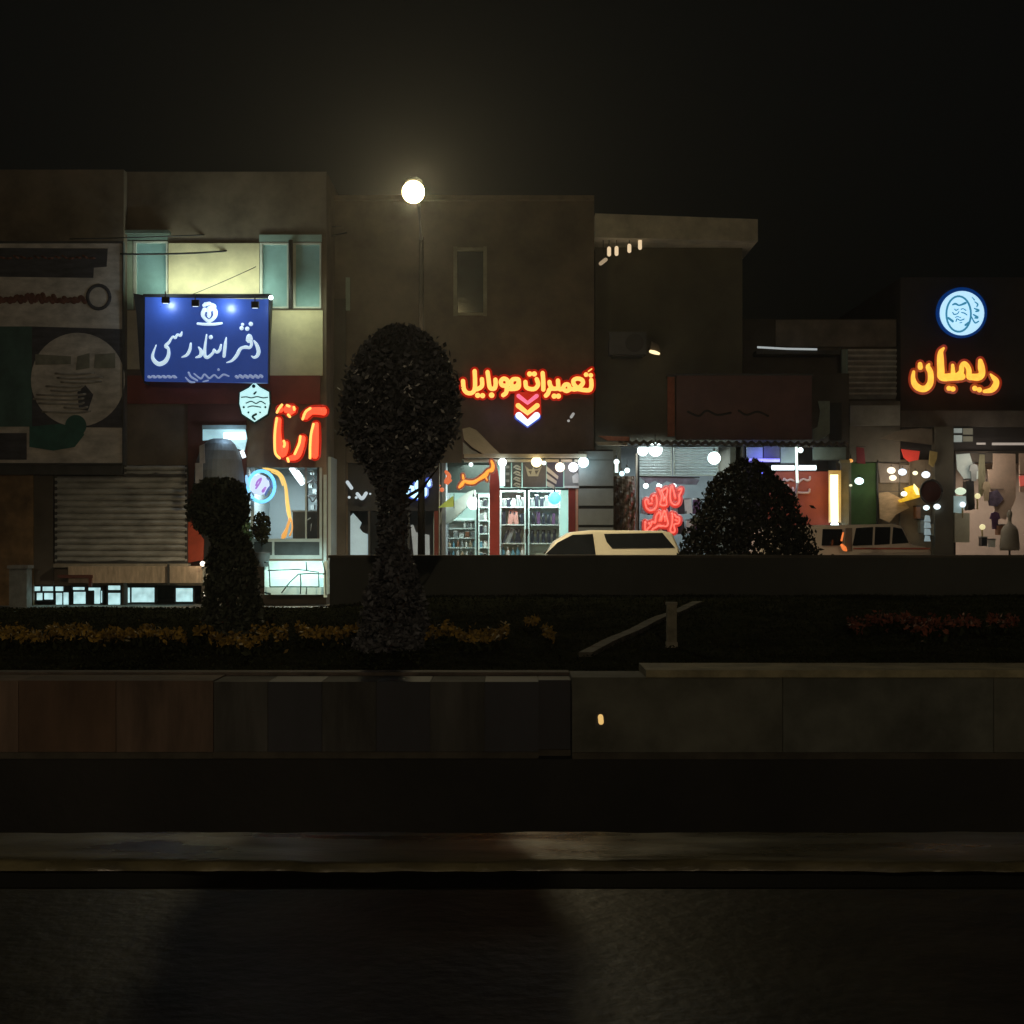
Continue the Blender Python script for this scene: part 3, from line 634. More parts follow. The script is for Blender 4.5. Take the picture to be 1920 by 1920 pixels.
# ---- awning-like hood and lit soffit left of the door
t = thing('awning', P(410, 905, 33.0), 'grey fabric hood awning over the side entrance', 'awning')
hood = MB(); vs_ = []; prof = [(0, 0), (.10, .03), (.30, .10), (.55, .3), (.8, .55), (1.0, .82), (1.0, 1.0)]
dO = 33.2; X0, X1 = PX(366, dO), PX(458, dO); Zt, Zb = PZ(822, dO), PZ(905, dO)
nseg = 16
for j in range(7):
    u = j / 6
    for i in range(nseg + 1):
        a = math.pi * i / nseg
        wv = math.sin(u * math.pi / 2)
        x = (X0 + X1) / 2 - math.cos(a) * (X1 - X0) / 2 * (0.25 + .75 * wv) ; y = dO - .9 * math.sin(a) * wv
        z = Zt - (Zt - Zb) * (1 - math.cos(u * math.pi / 2)) 
        vs_.append((x, y, z))
hood.add(vs_, [(j * (nseg + 1) + i, j * (nseg + 1) + i + 1, (j + 1) * (nseg + 1) + i + 1, (j + 1) * (nseg + 1) + i) for j in range(6) for i in range(nseg)])
hood.build('fabric', mat('slate blue awning cloth', (0.13, 0.155, 0.19), .8, .2, 2), t)
b = MB(); b.pb(366, 380, 868, 906, 32.2, .03); b.ppoly([(374, 836), (383, 832), (384, 868), (374, 870)], 32.3, .03); b.build('lit_edge', mat('pale lilac lit edge', (.30, .30, .34), .8, .2), t)  # paler strips paint the lit left edge of the hood
MB().pb(362, 460, 905, 1056, dB - .10, .045).build('doorway', mat('unlit doorway', (.02, .02, .022), .7, .3), t)
t = thing('light_panel', P(420, 825, 33.2), 'white lit soffit panel above the grey awning', 'lamp')
b = MB(); b.pb(379, 461, 797, 804, 33.2, .1); b.build('housing', mat('ribbed lamp housing', (.3, .42, .46), .4, .2), t)
b = MB(); b.ppoly([(380, 805), (460, 805), (463, 822), (458, 845), (440, 840), (415, 822), (380, 826)], 33.26, .05); b.build('diffuser', emit('blue white soffit glow', (.35, .66, .75), .65, (.5, .6, .6), .3, 3), t)
b = MB(); b.tube([P(420, 818, 33.2), P(460, 817, 33.2)], .085, 10); b.tube([P(453, 845, 33.2), P(458, 858, 33.2)], .045, 8); b.build('tube', emit('cold white tube', (.78, .95, 1), 2.2), t)
lamp('POINT', 'soffit_light', P(425, 815, 32.85), 5, (.6, .85, 1), t, .1)

# ---- office entrance interior
room(B, 462, 604, 876, 1048, dB, 3.2, mat('blue grey office wall', (0.42, 0.50, 0.52), .7, .08, 2))
lamp('AREA', 'office_light', P(535, 884, dB + 1.6), 75, (.80, .97, 1), B, 1.1, (0, 0, 0))
t = thing('glass_door', P(535, 1048, dB), 'glass office door with pale metal frame standing under red letters', 'door')
b = MB()
for x0, x1, y0, y1 in ((462, 467, 876, 1000), (470, 476, 876, 1048), (599, 604, 876, 1048), (476, 599, 1010, 1016), (476, 599, 1041, 1048), (510, 514, 1016, 1041), (572, 575, 876, 1010), (606.5, 612, 890, 1118)):
    b.pb(x0, x1, y0, y1, dB + .02 if x0 < 606 else dB - .1, .06)
b.build('frame', mat('aluminium frame', (.42, .50, .50), .4, .15, 3), t)
MB().pb(514, 599, 1016, 1041, dB + .05, .03).build('kick_panel', mat('dark slate panel', (.04, .055, .06), .5, .3), t)
MB().pb(476, 510, 1016, 1041, dB + .05, .03).build('kick_panel', mat('dark slate panel', (0, 0, 0)), t)
MB().pb(476, 599, 877, 1010, dB + .05, .01).build('pane', glass('clear shop glass', alpha=.05), t)
t = thing('ceiling_tube', P(557, 890, dB + 1), 'slanted white tube light inside the office', 'lamp')
b = MB(); b.tube([P(546, 877, dB + .9), P(556, 892, dB + 1.0), P(568, 908, dB + 1.1)], .06, 8); b.build('tube', emit('cold white tube', (1, 1, 1), 2), t)
MB().ppoly([(548, 873), (573, 905), (574, 901), (552, 872)], dB + 1.15, .03).build('fitting', plasticw, t)
t = thing('neon_arch', P(530, 950, dB + .7), 'warm yellow neon arch inside the office doorway', 'lamp')
aw = emit('warm yellow neon', (1, .62, .12), 1.15)
strokes([[(700, 808, 9), (745, 822, 11), (800, 835, 12), (838, 858, 14), (870, 900, 14), (895, 980, 14), (905, 1080, 16), (918, 1180, 18), (935, 1260, 14)], [(770, 845, 5), (835, 880, 6), (868, 960, 6)]], dB + .7, cH, 12).build('neon_tube', aw, t)
strokes([[(930, 1250, 12), (905, 1330, 14), (880, 1390, 22), (870, 1410, 14)], [(945, 1260, 7), (950, 1330, 7), (930, 1390, 8)]], dB + .66, cH, 12).build('neon_flourish', emit('amber neon', (1, .42, .04), .9), t)
lamp('POINT', 'arch_light', P(520, 960, dB + .4), 2.0, (1, .65, .2), t, .1)
t = thing('round_neon_sign', P(493, 912, dB - .12), 'round blue glowing sign hanging in the office window', 'sign')
b = MB(); rg = [(490 + 25 * math.cos(a / 24 * 6.2832), 912 + 29 * math.sin(a / 24 * 6.2832)) for a in range(25)]
strokes([rg], dB - .14, (0, 0, 1), 3.2, 0, .5, sm=False, mb=b); b.build('neon_ring', emit('sky blue neon', (.12, .55, 1), 1.6), t)
b = MB(); b.disc(P(486, 909, dB - .12), 19 / F * dB, .03); b.build('face', emit('lilac light box', (.60, .74, 1), 1.05), t)
b = MB(); strokes([[(640, 960, 8), (655, 925, 9), (685, 900, 8), (670, 940, 8), (640, 985, 8)], [(700, 1010, 14), (720, 980, 10)]], dB - .15, cH, 8, 0, .4, mb=b); b.build('motif', emit('violet motif', (.45, .18, .8), .8), t)
b = MB(); strokes([[(720, 1040, 9), (740, 1000, 10), (770, 960, 8)], [(735, 900, 6), (765, 930, 7), (780, 980, 7)]], dB - .15, cH, 8, 0, .4, mb=b); b.build('motif_shade', emit('deep blue motif', (.02, .15, .6), .6), t)
b = MB(); strokes([[(558, 880, 10), (562, 920, 14), (575, 975, 10)], [(572, 1000, 8), (590, 1040, 14), (596, 1075, 8)]], dB - .15, cH, 8, 0, .4, mb=b); b.build('neon_reflection', emit('pale blue reflection', (.3, .65, 1), 1.1), t)  # glowing strokes painted as a reflection of the sign
t = thing('reception_desk', P(575, 1008, dB + 1.6), 'dark reception cabinet inside the office', 'desk')
MB().pb(549, 602, 960, 1010, dB + 1.2, .5).build('body', mat('charcoal laminate', (.045, .055, .058), .5, .3), t)
MB().pb(547, 604, 957, 960, dB + 1.17, .55).build('top', mat('grey counter', (.25, .28, .28), .4), t)
strokes([[(1065, 1240), (1080, 1255), (1105, 1240)], [(1115, 1290, 3), (1108, 1350, 3)]], dB + 1.16, cH, 5).build('handle', frame, t)
t = thing('shelf_rack', P(587, 920, dB + 2), 'dark wire rack with pale boxes in the office', 'rack')
b = MB()
for a in ((573, 903, 596, 905), (575, 928, 596, 931), (573, 902, 575, 960), (594, 880, 596, 960)): b.pb(a[0], a[2], a[1], a[3], dB + 1.9, .3)
strokes([[(1110, 840, 5), (1140, 900, 6), (1165, 950, 7)], [(1085, 940, 6), (1130, 915, 6)], [(1090, 1050, 6), (1125, 1100, 6), (1160, 1050, 6)]], dB + 1.85, cH, 6, mb=b)
b.build('frame', darkmetal, t)
for k in range(5):
    x, y = rnd.uniform(577, 588), (915, 926, 942, 956, 890)[k]; MB().pb(x, x + 7, y - 9, y, dB + 1.95, .2).build('box', mat('pale carton', (.5, .58, .58), .7, .2), t)
t = thing('potted_plant', P(487, 1050, dB - .5), 'dark potted plant by the office door', 'plant')
def blob(cx_, cy_, cz_, rx, rz):
    def fn(r, n):
        a = r.normal(size=(n, 3)); a /= np.linalg.norm(a, axis=1)[:, None]; a *= (r.rand(n) ** .4)[:, None]
        return np.stack([cx_ + a[:, 0] * rx, cy_ + a[:, 1] * rx, cz_ + a[:, 2] * rz], 1)
    return fn
q = P(490, 990, dB - .5); leaf_quads(500, blob(q.x, q.y, q.z, .2, .38), .12, 0, 61).build('leaves', grassM, t)
b = MB(); b.lathe((q.x + .03, q.y, .86), [(.10, 0), (.13, .02), (.17, .3), (.18, .32)], 16); b.build('pot', darkmetal, t)
q = P(463, 1000, dB - .25); t2 = thing('leafy_shrub', P(463, 1050, dB - .25), 'small green shrub left of the office door', 'plant')
leaf_quads(260, blob(q.x, q.y, q.z, .13, .38), .1, 0, 62).build('leaves', mat('fresh green leaves', (.08, .16, .07), .6, .3, 3, island=.4), t2)
b = MB(); b.tube([(q.x, q.y, .004), (q.x, q.y, q.z)], .02, 6); b.build('stem', bark, t2)
# entrance steps with railing, lit from within
t = thing('entrance_stairs', P(555, 1118, dB - .5), 'brightly lit white steps with railing below the office door', 'stairs')
tile = mat('white stair tile', (.62, .78, .76), .4, .12, 6)
for k in range(4):
    MB().pb(496, 612, 1052 + k * 16, 1052 + (k + 1) * 16 - (0 if k < 3 else 1), dB - .28 - .2 * k, .5 + .2 * k).build('step', tile, t)
b = MB(); dK = dB - 1.05
rl = [[(715, 1620), (745, 1615), (755, 1700), (760, 1830)], [(745, 1690), (1000, 1680), (1175, 1705), (1180, 1830)], [(760, 1830), (900, 1828), (1180, 1830)], [(1070, 1620), (1075, 1690)], [(1000, 1725), (930, 1790), (860, 1880)], [(1020, 1720), (1025, 1800), (1020, 1890)], [(1000, 1722), (1100, 1715), (1235, 1720)], [(1210, 1610), (1235, 1700), (1240, 1900)], [(1075, 1835), (1070, 1890)], [(720, 1880, 8), (760, 1890, 10)]]
strokes(rl, dK, cH, 5, 0, 1, sm=False, mb=b); b.build('railing', mat('dark teal railing', (.015, .05, .05), .5), t)
b = MB(); b.pb(607, 613, 1052, 1120, dK, .05); b.build('newel', tile, t)
l = lamp('AREA', 'stair_light', P(555, 1042, dB - 1.0), 20, (.66, 1, .96), t, 1.3, size_y=.15); aim(l, (0, .45, -1))

# ---- C: middle building
C_ = building('middle_building', 612.5, 1114, 372, dC2, 10, [(652, 868, 822, 1140), (824, 862, 1078, 1140), (856, 468, 912, 588)], brownwall, 'brown plastered building behind the round tree with red neon lettering')
MB().pb(612.6, 648, 560, 1140, dC2 - .14, .13).build('pilaster', darkwall, C_)
MB().pb(866, 1112, 748, 858, dC2 - .06, .055).build('fascia', mat('dark brown fascia', (.12, .08, .07), .7, .35, 1.3), C_)
MB().pb(612.6, 866, 700, 868, dC2 - .06, .055).build('fascia', darkwall, C_)
wn = MB(); wn.pb(850, 857, 462, 592, dC2 - .06, .2); wn.pb(906, 913, 462, 592, dC2 - .06, .2); wn.pb(857, 906, 464, 469, dC2 - .06, .2); wn.pb(857, 906, 586, 591, dC2 - .06, .2)
wo = wn.build('window', mat('dull window frame', (.30, .29, .21), .6, .3, 3), C_); MB().pb(857, 906, 469, 586, dC2 + .1, .03).build('pane', mat('dark window pane', (.02, .035, .035), .15, .3), wo)
MB().pb(648, 656, 520, 582, dC2 - .1, .09).build('light_strip', mat('greenish strip', (.3, .36, .3), .6, .2), C_)
MB().pb(612.6, 1114, 366, 374, dC2 - .2, .5).build('cornice', mat('dim cornice', (.22, .17, .12), .9, .3, 2), C_)
room(C_, 652, 822, 868, 1100, dC2, 2.5, mat('dim room wall', (.25, .26, .28), .8, .15, 2))
room(C_, 824, 1078, 862, 1100, dC2, 3.2, mat('mint shop wall', (0.50, 0.64, 0.60), .7, .1, 2))
# shop front left of the mobile shop (behind the tree)
t = thing('dark_shopfront', P(737, 1100, dC2), 'dark glazed shopfront partly hidden behind the round tree', 'shopfront')
MB().pb(652, 822, 868, 958, dC2 + .05, .05).build('sign_board', mat('black board', (.03, .03, .032), .6, .3), t)
for x0, x1 in ((652, 656), (690, 694), (764, 768), (814, 822)): MB().pb(x0, x1, 958, 1100, dC2 + .02, .08).build('mullion', darkmetal if x0 < 810 else maroon, t)
MB().ppoly([(657, 968), (662, 962), (678, 980), (674, 990), (680, 998), (690, 1002), (690, 1052), (657, 1053)], dC2 + .2, .03).build('lit_pane', emit('grey blue lit pane', (.36, .50, .54), .62, (.4, .5, .5), .15, 2), t)
MB().ppoly([(770, 984), (775, 984), (780, 998), (805, 1003), (806, 1048), (776, 1048)], dC2 + .2, .03).build('lit_pane', emit('dim grey lit pane', (.22, .23, .24), .6, (.4, .5, .5), .15, 2), t)
MB().pb(695, 763, 958, 1100, dC2 + .1, .03).build('pane', mat('dark shop glass', (.02, .022, .025), .1, .3), t)
t = thing('blue_neon_sign', P(770, 915, dC2 - .2), 'bright blue neon lettering glimpsed beside the tree crown', 'sign')
cN = (600, 600, 4.571)
bl = [[(750, 1490), (755, 1440), (790, 1425), (800, 1480), (830, 1500), (860, 1470), (900, 1500), (905, 1450)], [(830, 1385), (825, 1420), (830, 1440)], [(930, 1375), (935, 1415)], [(770, 1500), (830, 1520), (880, 1515)]]
strokes(bl, dC2 - .2, cN, 16, 12, .4).build('letter_halo', emit('painted blue halo', (.0, .05, .55), .8), t); strokes(bl, dC2 - .26, cN, 14).build('letters', emit('ice blue letters', (.45, .78, 1), 1.8), t)  # the deep blue layer behind is a painted halo
strokes([[(235, 1390), (270, 1440)], [(320, 1490), (360, 1530), (395, 1485)], [(250, 1520, 12)], [(310, 1522, 12)], [(430, 1490, 9)]], dC2 - .2, cN, 15).build('pale_letters', emit('dim white letters', (.55, .66, .72), .8), t)

# ---- yellow neon repair sign and chevrons
cM = (800, 640, 5.647); dM = dC2 - .22
mob = [[(1742, 410), (1745, 470), (1725, 515), (1660, 515), (1600, 505), (1560, 510)], [(1600, 498), (1560, 455), (1555, 415), (1590, 395), (1640, 405), (1655, 440), (1625, 480), (1600, 500)],
       [(1560, 508), (1520, 500), (1500, 460), (1465, 460), (1445, 500), (1480, 525), (1515, 510)], [(1445, 505), (1400, 500), (1390, 415)], [(1395, 500), (1340, 500), (1310, 470), (1300, 430)], [(1335, 500), (1300, 510), (1285, 550), (1262, 575)],
       [(1688, 352, 23)], [(1738, 360, 23)], [(1712, 318, 5), (1748, 292, 4)], [(1350, 580, 26)], [(1395, 580, 26)], [(1228, 335), (1235, 430), (1235, 510)],
       [(1165, 400), (1180, 455), (1150, 500), (1100, 505), (1055, 485), (1045, 430)], [(1090, 345, 26)], [(1140, 345, 26)],
       [(975, 410), (960, 400), (910, 405), (895, 450), (920, 480), (965, 460), (975, 420), (970, 490), (900, 505), (850, 500)], [(850, 500), (858, 420), (815, 395), (785, 425), (800, 465), (845, 470)], [(850, 495), (840, 545), (810, 570)],
       [(645, 325), (655, 400), (670, 490), (715, 500), (730, 460), (728, 405)], [(688, 570, 28)], [(585, 400), (585, 470), (540, 505), (510, 505)], [(508, 315), (512, 420), (508, 505), (480, 545), (430, 545), (395, 505), (385, 420)], [(540, 572, 26)], [(592, 575, 26)]]
t = thing('repair_neon_sign', P(988, 720, dM), 'yellow glowing script with red edges above the phone shop', 'sign')
strokes(mob, dM + .04, cM, 22, 26, .35).build('letter_halo', emit('painted deep red halo', (1, 1, 1), 1), t)  # bloom around the script, painted as a wider glowing layer
strokes(mob, dM, cM, 21, 2, .45).build('neon_tube', emit('golden neon', (1, .50, .10), 1.45), t)
t = thing('chevron_sign', P(989, 770, dM), 'pink, yellow and white glowing arrow chevrons pointing down', 'sign')
for nm, pts, r, m_, hal in (('pink_chevron', [(972, 578), (1068, 652), (1165, 578)], 22, emit('pink neon', (1, .17, .32), 1.0), 1), ('yellow_chevron', [(968, 680), (1068, 758), (1170, 680)], 27, emit('golden neon', (1, 1, 1), 1), 1), ('white_chevron', [(975, 785), (1068, 865), (1165, 785)], 36, emit('ice white neon', (.70, .88, 1), 1.6), 0)):
    strokes([pts], dM, cM, r, 0, .4, sm=False).build(nm, m_, t)
MB().ppoly([(965, 735), (1014, 735), (1015, 778), (989, 790), (963, 778)], dM + .05, .03).build('chevron_halo', emit('painted deep red halo', (1, 1, 1), 1), t)  # red halo of the chevrons painted as a glowing plate
strokes([[(960, 800), (1068, 885), (1178, 800)]], dM + .03, cM, 34, 0, .4, sm=False).build('chevron_halo', emit('painted blue halo', (1, 1, 1), 1), t)  # blue halo painted around the white chevron
l = lamp('POINT', 'neon_light', P(988, 715, dM - .25), 2.0, (1, .22, .03), t, .3)
l = lamp('POINT', 'neon_light', P(930, 780, dM - .2), .5, (.4, .3, 1), t, .2)
# projecting orange script sign
t = thing('orange_neon_sign', P(880, 900, dC2 - .7), 'slanting orange neon script at the phone shop corner', 'sign')
og = [[(345, 1545, 12), (372, 1515, 20), (398, 1482, 15), (440, 1492, 19), (495, 1492, 21), (540, 1468, 15), (585, 1440, 20), (625, 1412, 24), (652, 1372, 16), (690, 1362, 22), (702, 1312, 17), (686, 1268, 12)], [(383, 1415, 9), (388, 1452, 12)], [(625, 1440, 8), (640, 1472, 6)]]
cG = cM
strokes(og, dC2 - .68, cG, 22, 20, .4).build('letter_halo', emit('painted ember halo', (.5, .03, .0), .4), t)  # painted ember halo behind the orange tube
strokes(og, dC2 - .72, cG, 22).build('neon_tube', emit('orange neon', (1, .33, .02), 1.25), t)
strokes([[(1080, 1300, 14), (1105, 1340, 20), (1085, 1390, 24), (1120, 1375, 12)], [(1045, 1455, 20)], [(1030, 1420, 8)]], dC2 - .7, cN, 18).build('dim_tube', emit('dim orange neon', (.9, .13, .02), .7), t)

# ---- phone shop
t = thing('phone_shop_front', P(950, 1100, dC2), 'red posted glass front of the lit phone shop', 'shopfront')
MB().pb(918, 937, 905, 1105, dC2 - .02, .2).build('post', mat('red painted post', (.42, .05, .04), .5, .15), t)
MB().ppoly([(921, 866), (931, 866), (937, 905), (918, 905)], dC2 - .02, .2).build('post_head', mat('red painted post', (1, 1, 1)), t)
MB().pb(1066, 1079, 915, 1105, dC2 - .02, .2).build('post', mat('deep red post', (.20, .02, .015), .5, .15), t)
MB().pb(1079.5, 1084, 916, 1002, dC2 - .04, .2).build('post_edge', mat('salmon edge', (.6, .32, .22), .6, .15), t)
MB().pb(986, 990, 918, 1105, dC2 + .12, .05).build('mullion', black, t); MB().pb(893, 896.5, 925, 1105, dC2 + .12, .05).build('mullion', black, t)
MB().pb(937, 1066, 915, 919, dC2 + .12, .05).build('transom', black, t)
MB().pb(870, 1100, 851, 858, dC2 - .45, .45).build('canopy_beam', mat('beige canopy', (.42, .36, .28), .6, .15, 3), t)
MB().pb(870, 1100, 861.5, 866, dC2 - .3, .28).build('canopy_beam', mat('beige canopy', (1, 1, 1)), t)
cv = MB(); cv.ppoly([(867, 804), (880, 801), (893, 806), (905, 818), (922, 836), (938, 851), (905, 851), (885, 838), (870, 824)], dC2 - .5, .25); cv.build('curved_flap', mat('beige canopy', (1, 1, 1)), t)
cv = MB(); cv.ppoly([(868, 829), (884, 843), (900, 851), (868, 851)], dC2 - .4, .2); cv.build('side_cheek', mat('grey cheek', (.3, .31, .3), .7), t)
MB().pb(824, 1066, 919, 1105, dC2 + .15, .01).build('pane', glass('clear shop glass'), t)
MB().pb(822, 918, 862, 924, dC2 + 1.3, .05).build('dark_back_board', mat('dark green back board', (.018, .025, .02), .7, .3, 3), t)
lamp('AREA', 'added_fill_light', P(990, 908, dC2 + .25), 50, (.80, 1, .95), t, 2.0, (R(38), 0, 0), size_y=.08)  # fill light added to brighten the shelves, without a fixture
lamp('AREA', 'added_fill_light', P(868, 936, dC2 + .6), 7, (.80, 1, .92), t, .8, (R(35), 0, 0), size_y=.08)  # second added fill, for the goods under the soffit
# whitewashed stair soffit
t = thing('sloping_soffit', P(870, 950, dC2 + .5), 'pale sloping underside of a staircase inside the phone shop', 'soffit')
MB().ppoly([(822, 962), (878, 922), (890, 918), (894, 930), (862, 962), (842, 980), (822, 985)], dC2 + .5, .9).build('soffit', mat('pale green plaster', (.55, .62, .55), .7, .15, 3), t)
t = thing('price_flag', P(838, 945, dC2 - .1), 'yellow green triangular flag hanging by the phone shop', 'flag')
MB().ppoly([(821, 952), (850, 929), (851, 950)], dC2 - .12, .02).build('cloth', emit('glowing lime cloth', (.45, .55, .10), .35, (.4, .5, .1)), t)  # cloth emits; its lit look is put into the material
MB().pb(850.6, 852, 925, 953, dC2 - .13, .03).build('pole', darkmetal, t)
# posters over the window
pst = [(945, 958, 'narrow dark poster with pale script over the phone shop window'), (960, 978, 'dark poster with a row of pale characters in the phone shop'), (980, 1024, 'poster with a pale crown shape on dark ground'), (1025, 1056, 'poster with slanting pale stripes'), (1058, 1101, 'framed grey poster at the right end of the phone shop')]
for i, (x0, x1, lb) in enumerate(pst):
    t = thing('poster', P((x0 + x1) / 2, 915, dC2 - .05), lb, 'poster', 'posters above the phone shop window')
    MB().pb(x0, x1, 867, 914, dC2 - .05 - .002 * i, .03).build('sheet', mat('poster ground %d' % i, ((.09, .09, .08), (.10, .10, .09), (.13, .12, .13), (.09, .08, .12), (.20, .21, .23))[i], .6, .2, 4), t)
    b = MB(); dq = dC2 - .075; pm = mat('poster print %d' % i, ((.3, .3, .28), (.5, .48, .42), (.42, .40, .34), (.55, .50, .46), (.55, .56, .58))[i], .6, .15, 4)
    if i == 1:
        for k in range(4): strokes([[(925, 430 + k * 62, 9), (950, 415 + k * 62, 10), (985, 430 + k * 62, 10)], [(945, 440 + k * 62, 9), (990, 455 + k * 62, 10)]], dq, (800, 800, 5.647), 9, 0, .2, mb=b)
    elif i == 2: b.ppoly([(984, 872), (995, 890), (1000, 874), (1005, 890), (1017, 872), (1012, 884), (1009, 893), (990, 893)], dq, .01); b.ppoly([(986, 874), (992, 880), (1008, 880), (1015, 874), (1010, 882), (990, 883)], dq - .012, .01)
    elif i == 3:
        for k in range(3): b.ppoly([(1025, 874 + k * 14), (1047 - k * 3, 893 + k * 9), (1046 - k * 3, 886 + k * 9 + 13), (1025, 883 + k * 14)][:4], dq - .003, .01)
    elif i == 4: b.pb(1058, 1100, 911, 915, dq, .01); b.pb(1097, 1101, 880, 911, dq, .01); b.ppoly([(1073, 893), (1082, 886), (1091, 896), (1090, 906), (1074, 906)], dq, .01)
    else:
        for k in range(3): b.pb(948, 955, 873 + k * 13, 878 + k * 13, dq, .01)
    b.build('print', pm, t)
# bulbs under the canopy and inside
def bulb(x, y, r, d, col, s, label, e=0, stick=0, holder=True):
    t = thing('bulb', P(x, y, d), label, 'light bulb', 'lit bulbs along the shopfronts')
    b = MB(); c = P(x, y, d); rr_ = r / F * d; b.ball(c, rr_, rr_, rr_, 16, 10); b.build('glass', emit('bulb %s %s' % (str(col), s), col, s), t)
    if holder: b = MB(); b.tube([c + Vector((0, 0, rr_ * .9)), c + Vector((0, 0, rr_ + .07))], .025, 8); b.tube([c + Vector((0, 0, rr_ + .07)), c + Vector((0, .02, rr_ + .2))], .006, 5); b.build('socket', darkmetal, t)
    if stick: MB().tube([c, c - Vector((0, 0, stick / F * d))], .6 * rr_, 8).build('tube', emit('cold tube', (.8, 1, .98), 1.6), t)
    if e: lamp('POINT', 'bulb_light', c + Vector((0, -rr_ - .02, -.02)), e, col, t, max(.03, rr_))
    return t
dq = dC2 - .35
wm, cl, cy = (1, .80, .50), (.82, 1, 1), (.62, .92, 1)
bulb(883, 871, 4, dq + .1, cl, 2, 'tiny white bulb at the left end of the beige canopy')
bulb(942, 867, 8, dq, cl, 3, 'white bulb with long tube beside the red post', 5, 44)
bulb(1006, 866, 10, dq, (1, .82, .42), 3, 'warm yellow bulb in the middle of the beige canopy', 6)
bulb(1020, 868, 4, dq + .05, cl, 2, 'small white bulb right of the warm yellow one')
bulb(1050, 876, 9, dq, (1, .78, .58), 2.4, 'peach coloured bulb over the striped poster', 4)
bulb(1075, 876, 9, dq, (.92, .92, 1), 3, 'white bulb second from the canopy\'s right end', 5)
bulb(1094, 867, 10, dq, cy, 3, 'cold white bulb at the canopy\'s right end', 7)
bulb(888, 944, 12, dC2 + .3, cl, 4, 'large glaring white bulb in front of the sloping soffit', 16)
bulb(1040, 934, 12, dC2 - .1, (.10, .55, 1), 1.6, 'round bright blue lamp at the phone shop window', 3)
bulb(1205, 845, 10, dD - .35, cl, 4, 'left one of the two big white bulbs under the tin roof', 10)
bulb(1229, 843, 13, dD - .35, cl, 4, 'right one of the two big white bulbs under the tin roof', 14)
bulb(1339, 859, 12, dD - .35, (.74, 1, .95), 4, 'white bulb alone above the round bush', 12)
bulb(1156, 866, 5, dD - .6, cl, 3, 'slim white lamp beside the grey panels', 2, 20)
bulb(1166, 888, 5, dD - .5, cy, 1.6, 'left small lamp over the wrapped goods'); bulb(1176, 882, 5, dD - .5, cl, 2, 'right small lamp over the wrapped goods', 1)
for x, lb in ((1211, 'left'), (1236, 'middle'), (1263, 'right')): bulb(x, 911, 5, dD + .2, cl, 3, lb + ' tiny bulb above the red neon outline lettering', 1)
lamp('AREA', 'shop_light', P(945, 872, dC2 + 1.3), 190, (.80, 1, .95), C_, 2.0, (0, 0, 0))
# shelving and goods
def shelf_unit(name, x0, x1, ys, d, label, m):
    t = thing(name, P((x0 + x1) / 2, ys[-1], d), label, 'shelving')
    MB().pb(x0, x1, ys[0] - 4, ys[-1] + 4, d + .32, .03).build('back_panel', m, t)
    for y in ys: MB().pb(x0, x1, y, y + 2.2, d, .32).build('shelf', m, t)
    for x in (x0, x1 - 2): MB().pb(x, x + 2, ys[0] - 4, ys[-1] + 4, d - .01, .33).build('side_panel', m, t)
    return t
shm = mat('pale mint shelf', (.70, .82, .78), .5, .1, 3)
ysh = [944, 951 + 32, 1018, 1048, 1078]
shelf_unit('shelving', 938, 985, [920, 950, 983, 1018, 1048, 1080], dC2 + .5, 'pale shelving behind the left window pane of the phone shop', shm)
shelf_unit('shelving', 991, 1050, [920, 950, 983, 1018, 1048, 1080], dC2 + .5, 'pale shelving behind the right window pane of the phone shop', shm)
shelf_unit('shelving', 828, 892, [975, 990, 1008, 1026, 1046, 1075], dC2 + 1.6, 'low crowded shelving under the sloping soffit', shm)
shelf_unit('shelving', 897, 918, [930, 950, 975, 1000, 1026, 1050], dC2 + 1.2, 'narrow shelving just left of the red post', shm)
gp = {'dark': mat('dark goods', (.03, .035, .05), .4, .3), 'grey': mat('grey goods', (.25, .28, .28), .4, .3), 'pink': mat('pink goods', (.55, .28, .24), .5, .2), 'blue': mat('blue goods', (.12, .28, .36), .4, .3), 'white': mat('white goods', (.7, .75, .72), .4, .1), 'brown': mat('brown goods', (.30, .14, .08), .5, .3), 'purple': mat('purple goods', (.12, .06, .14), .5, .3), 'red': mat('red goods', (.5, .05, .04), .5, .2), 'sand': mat('sand goods', (.45, .36, .24), .6, .2)}
protos = {}
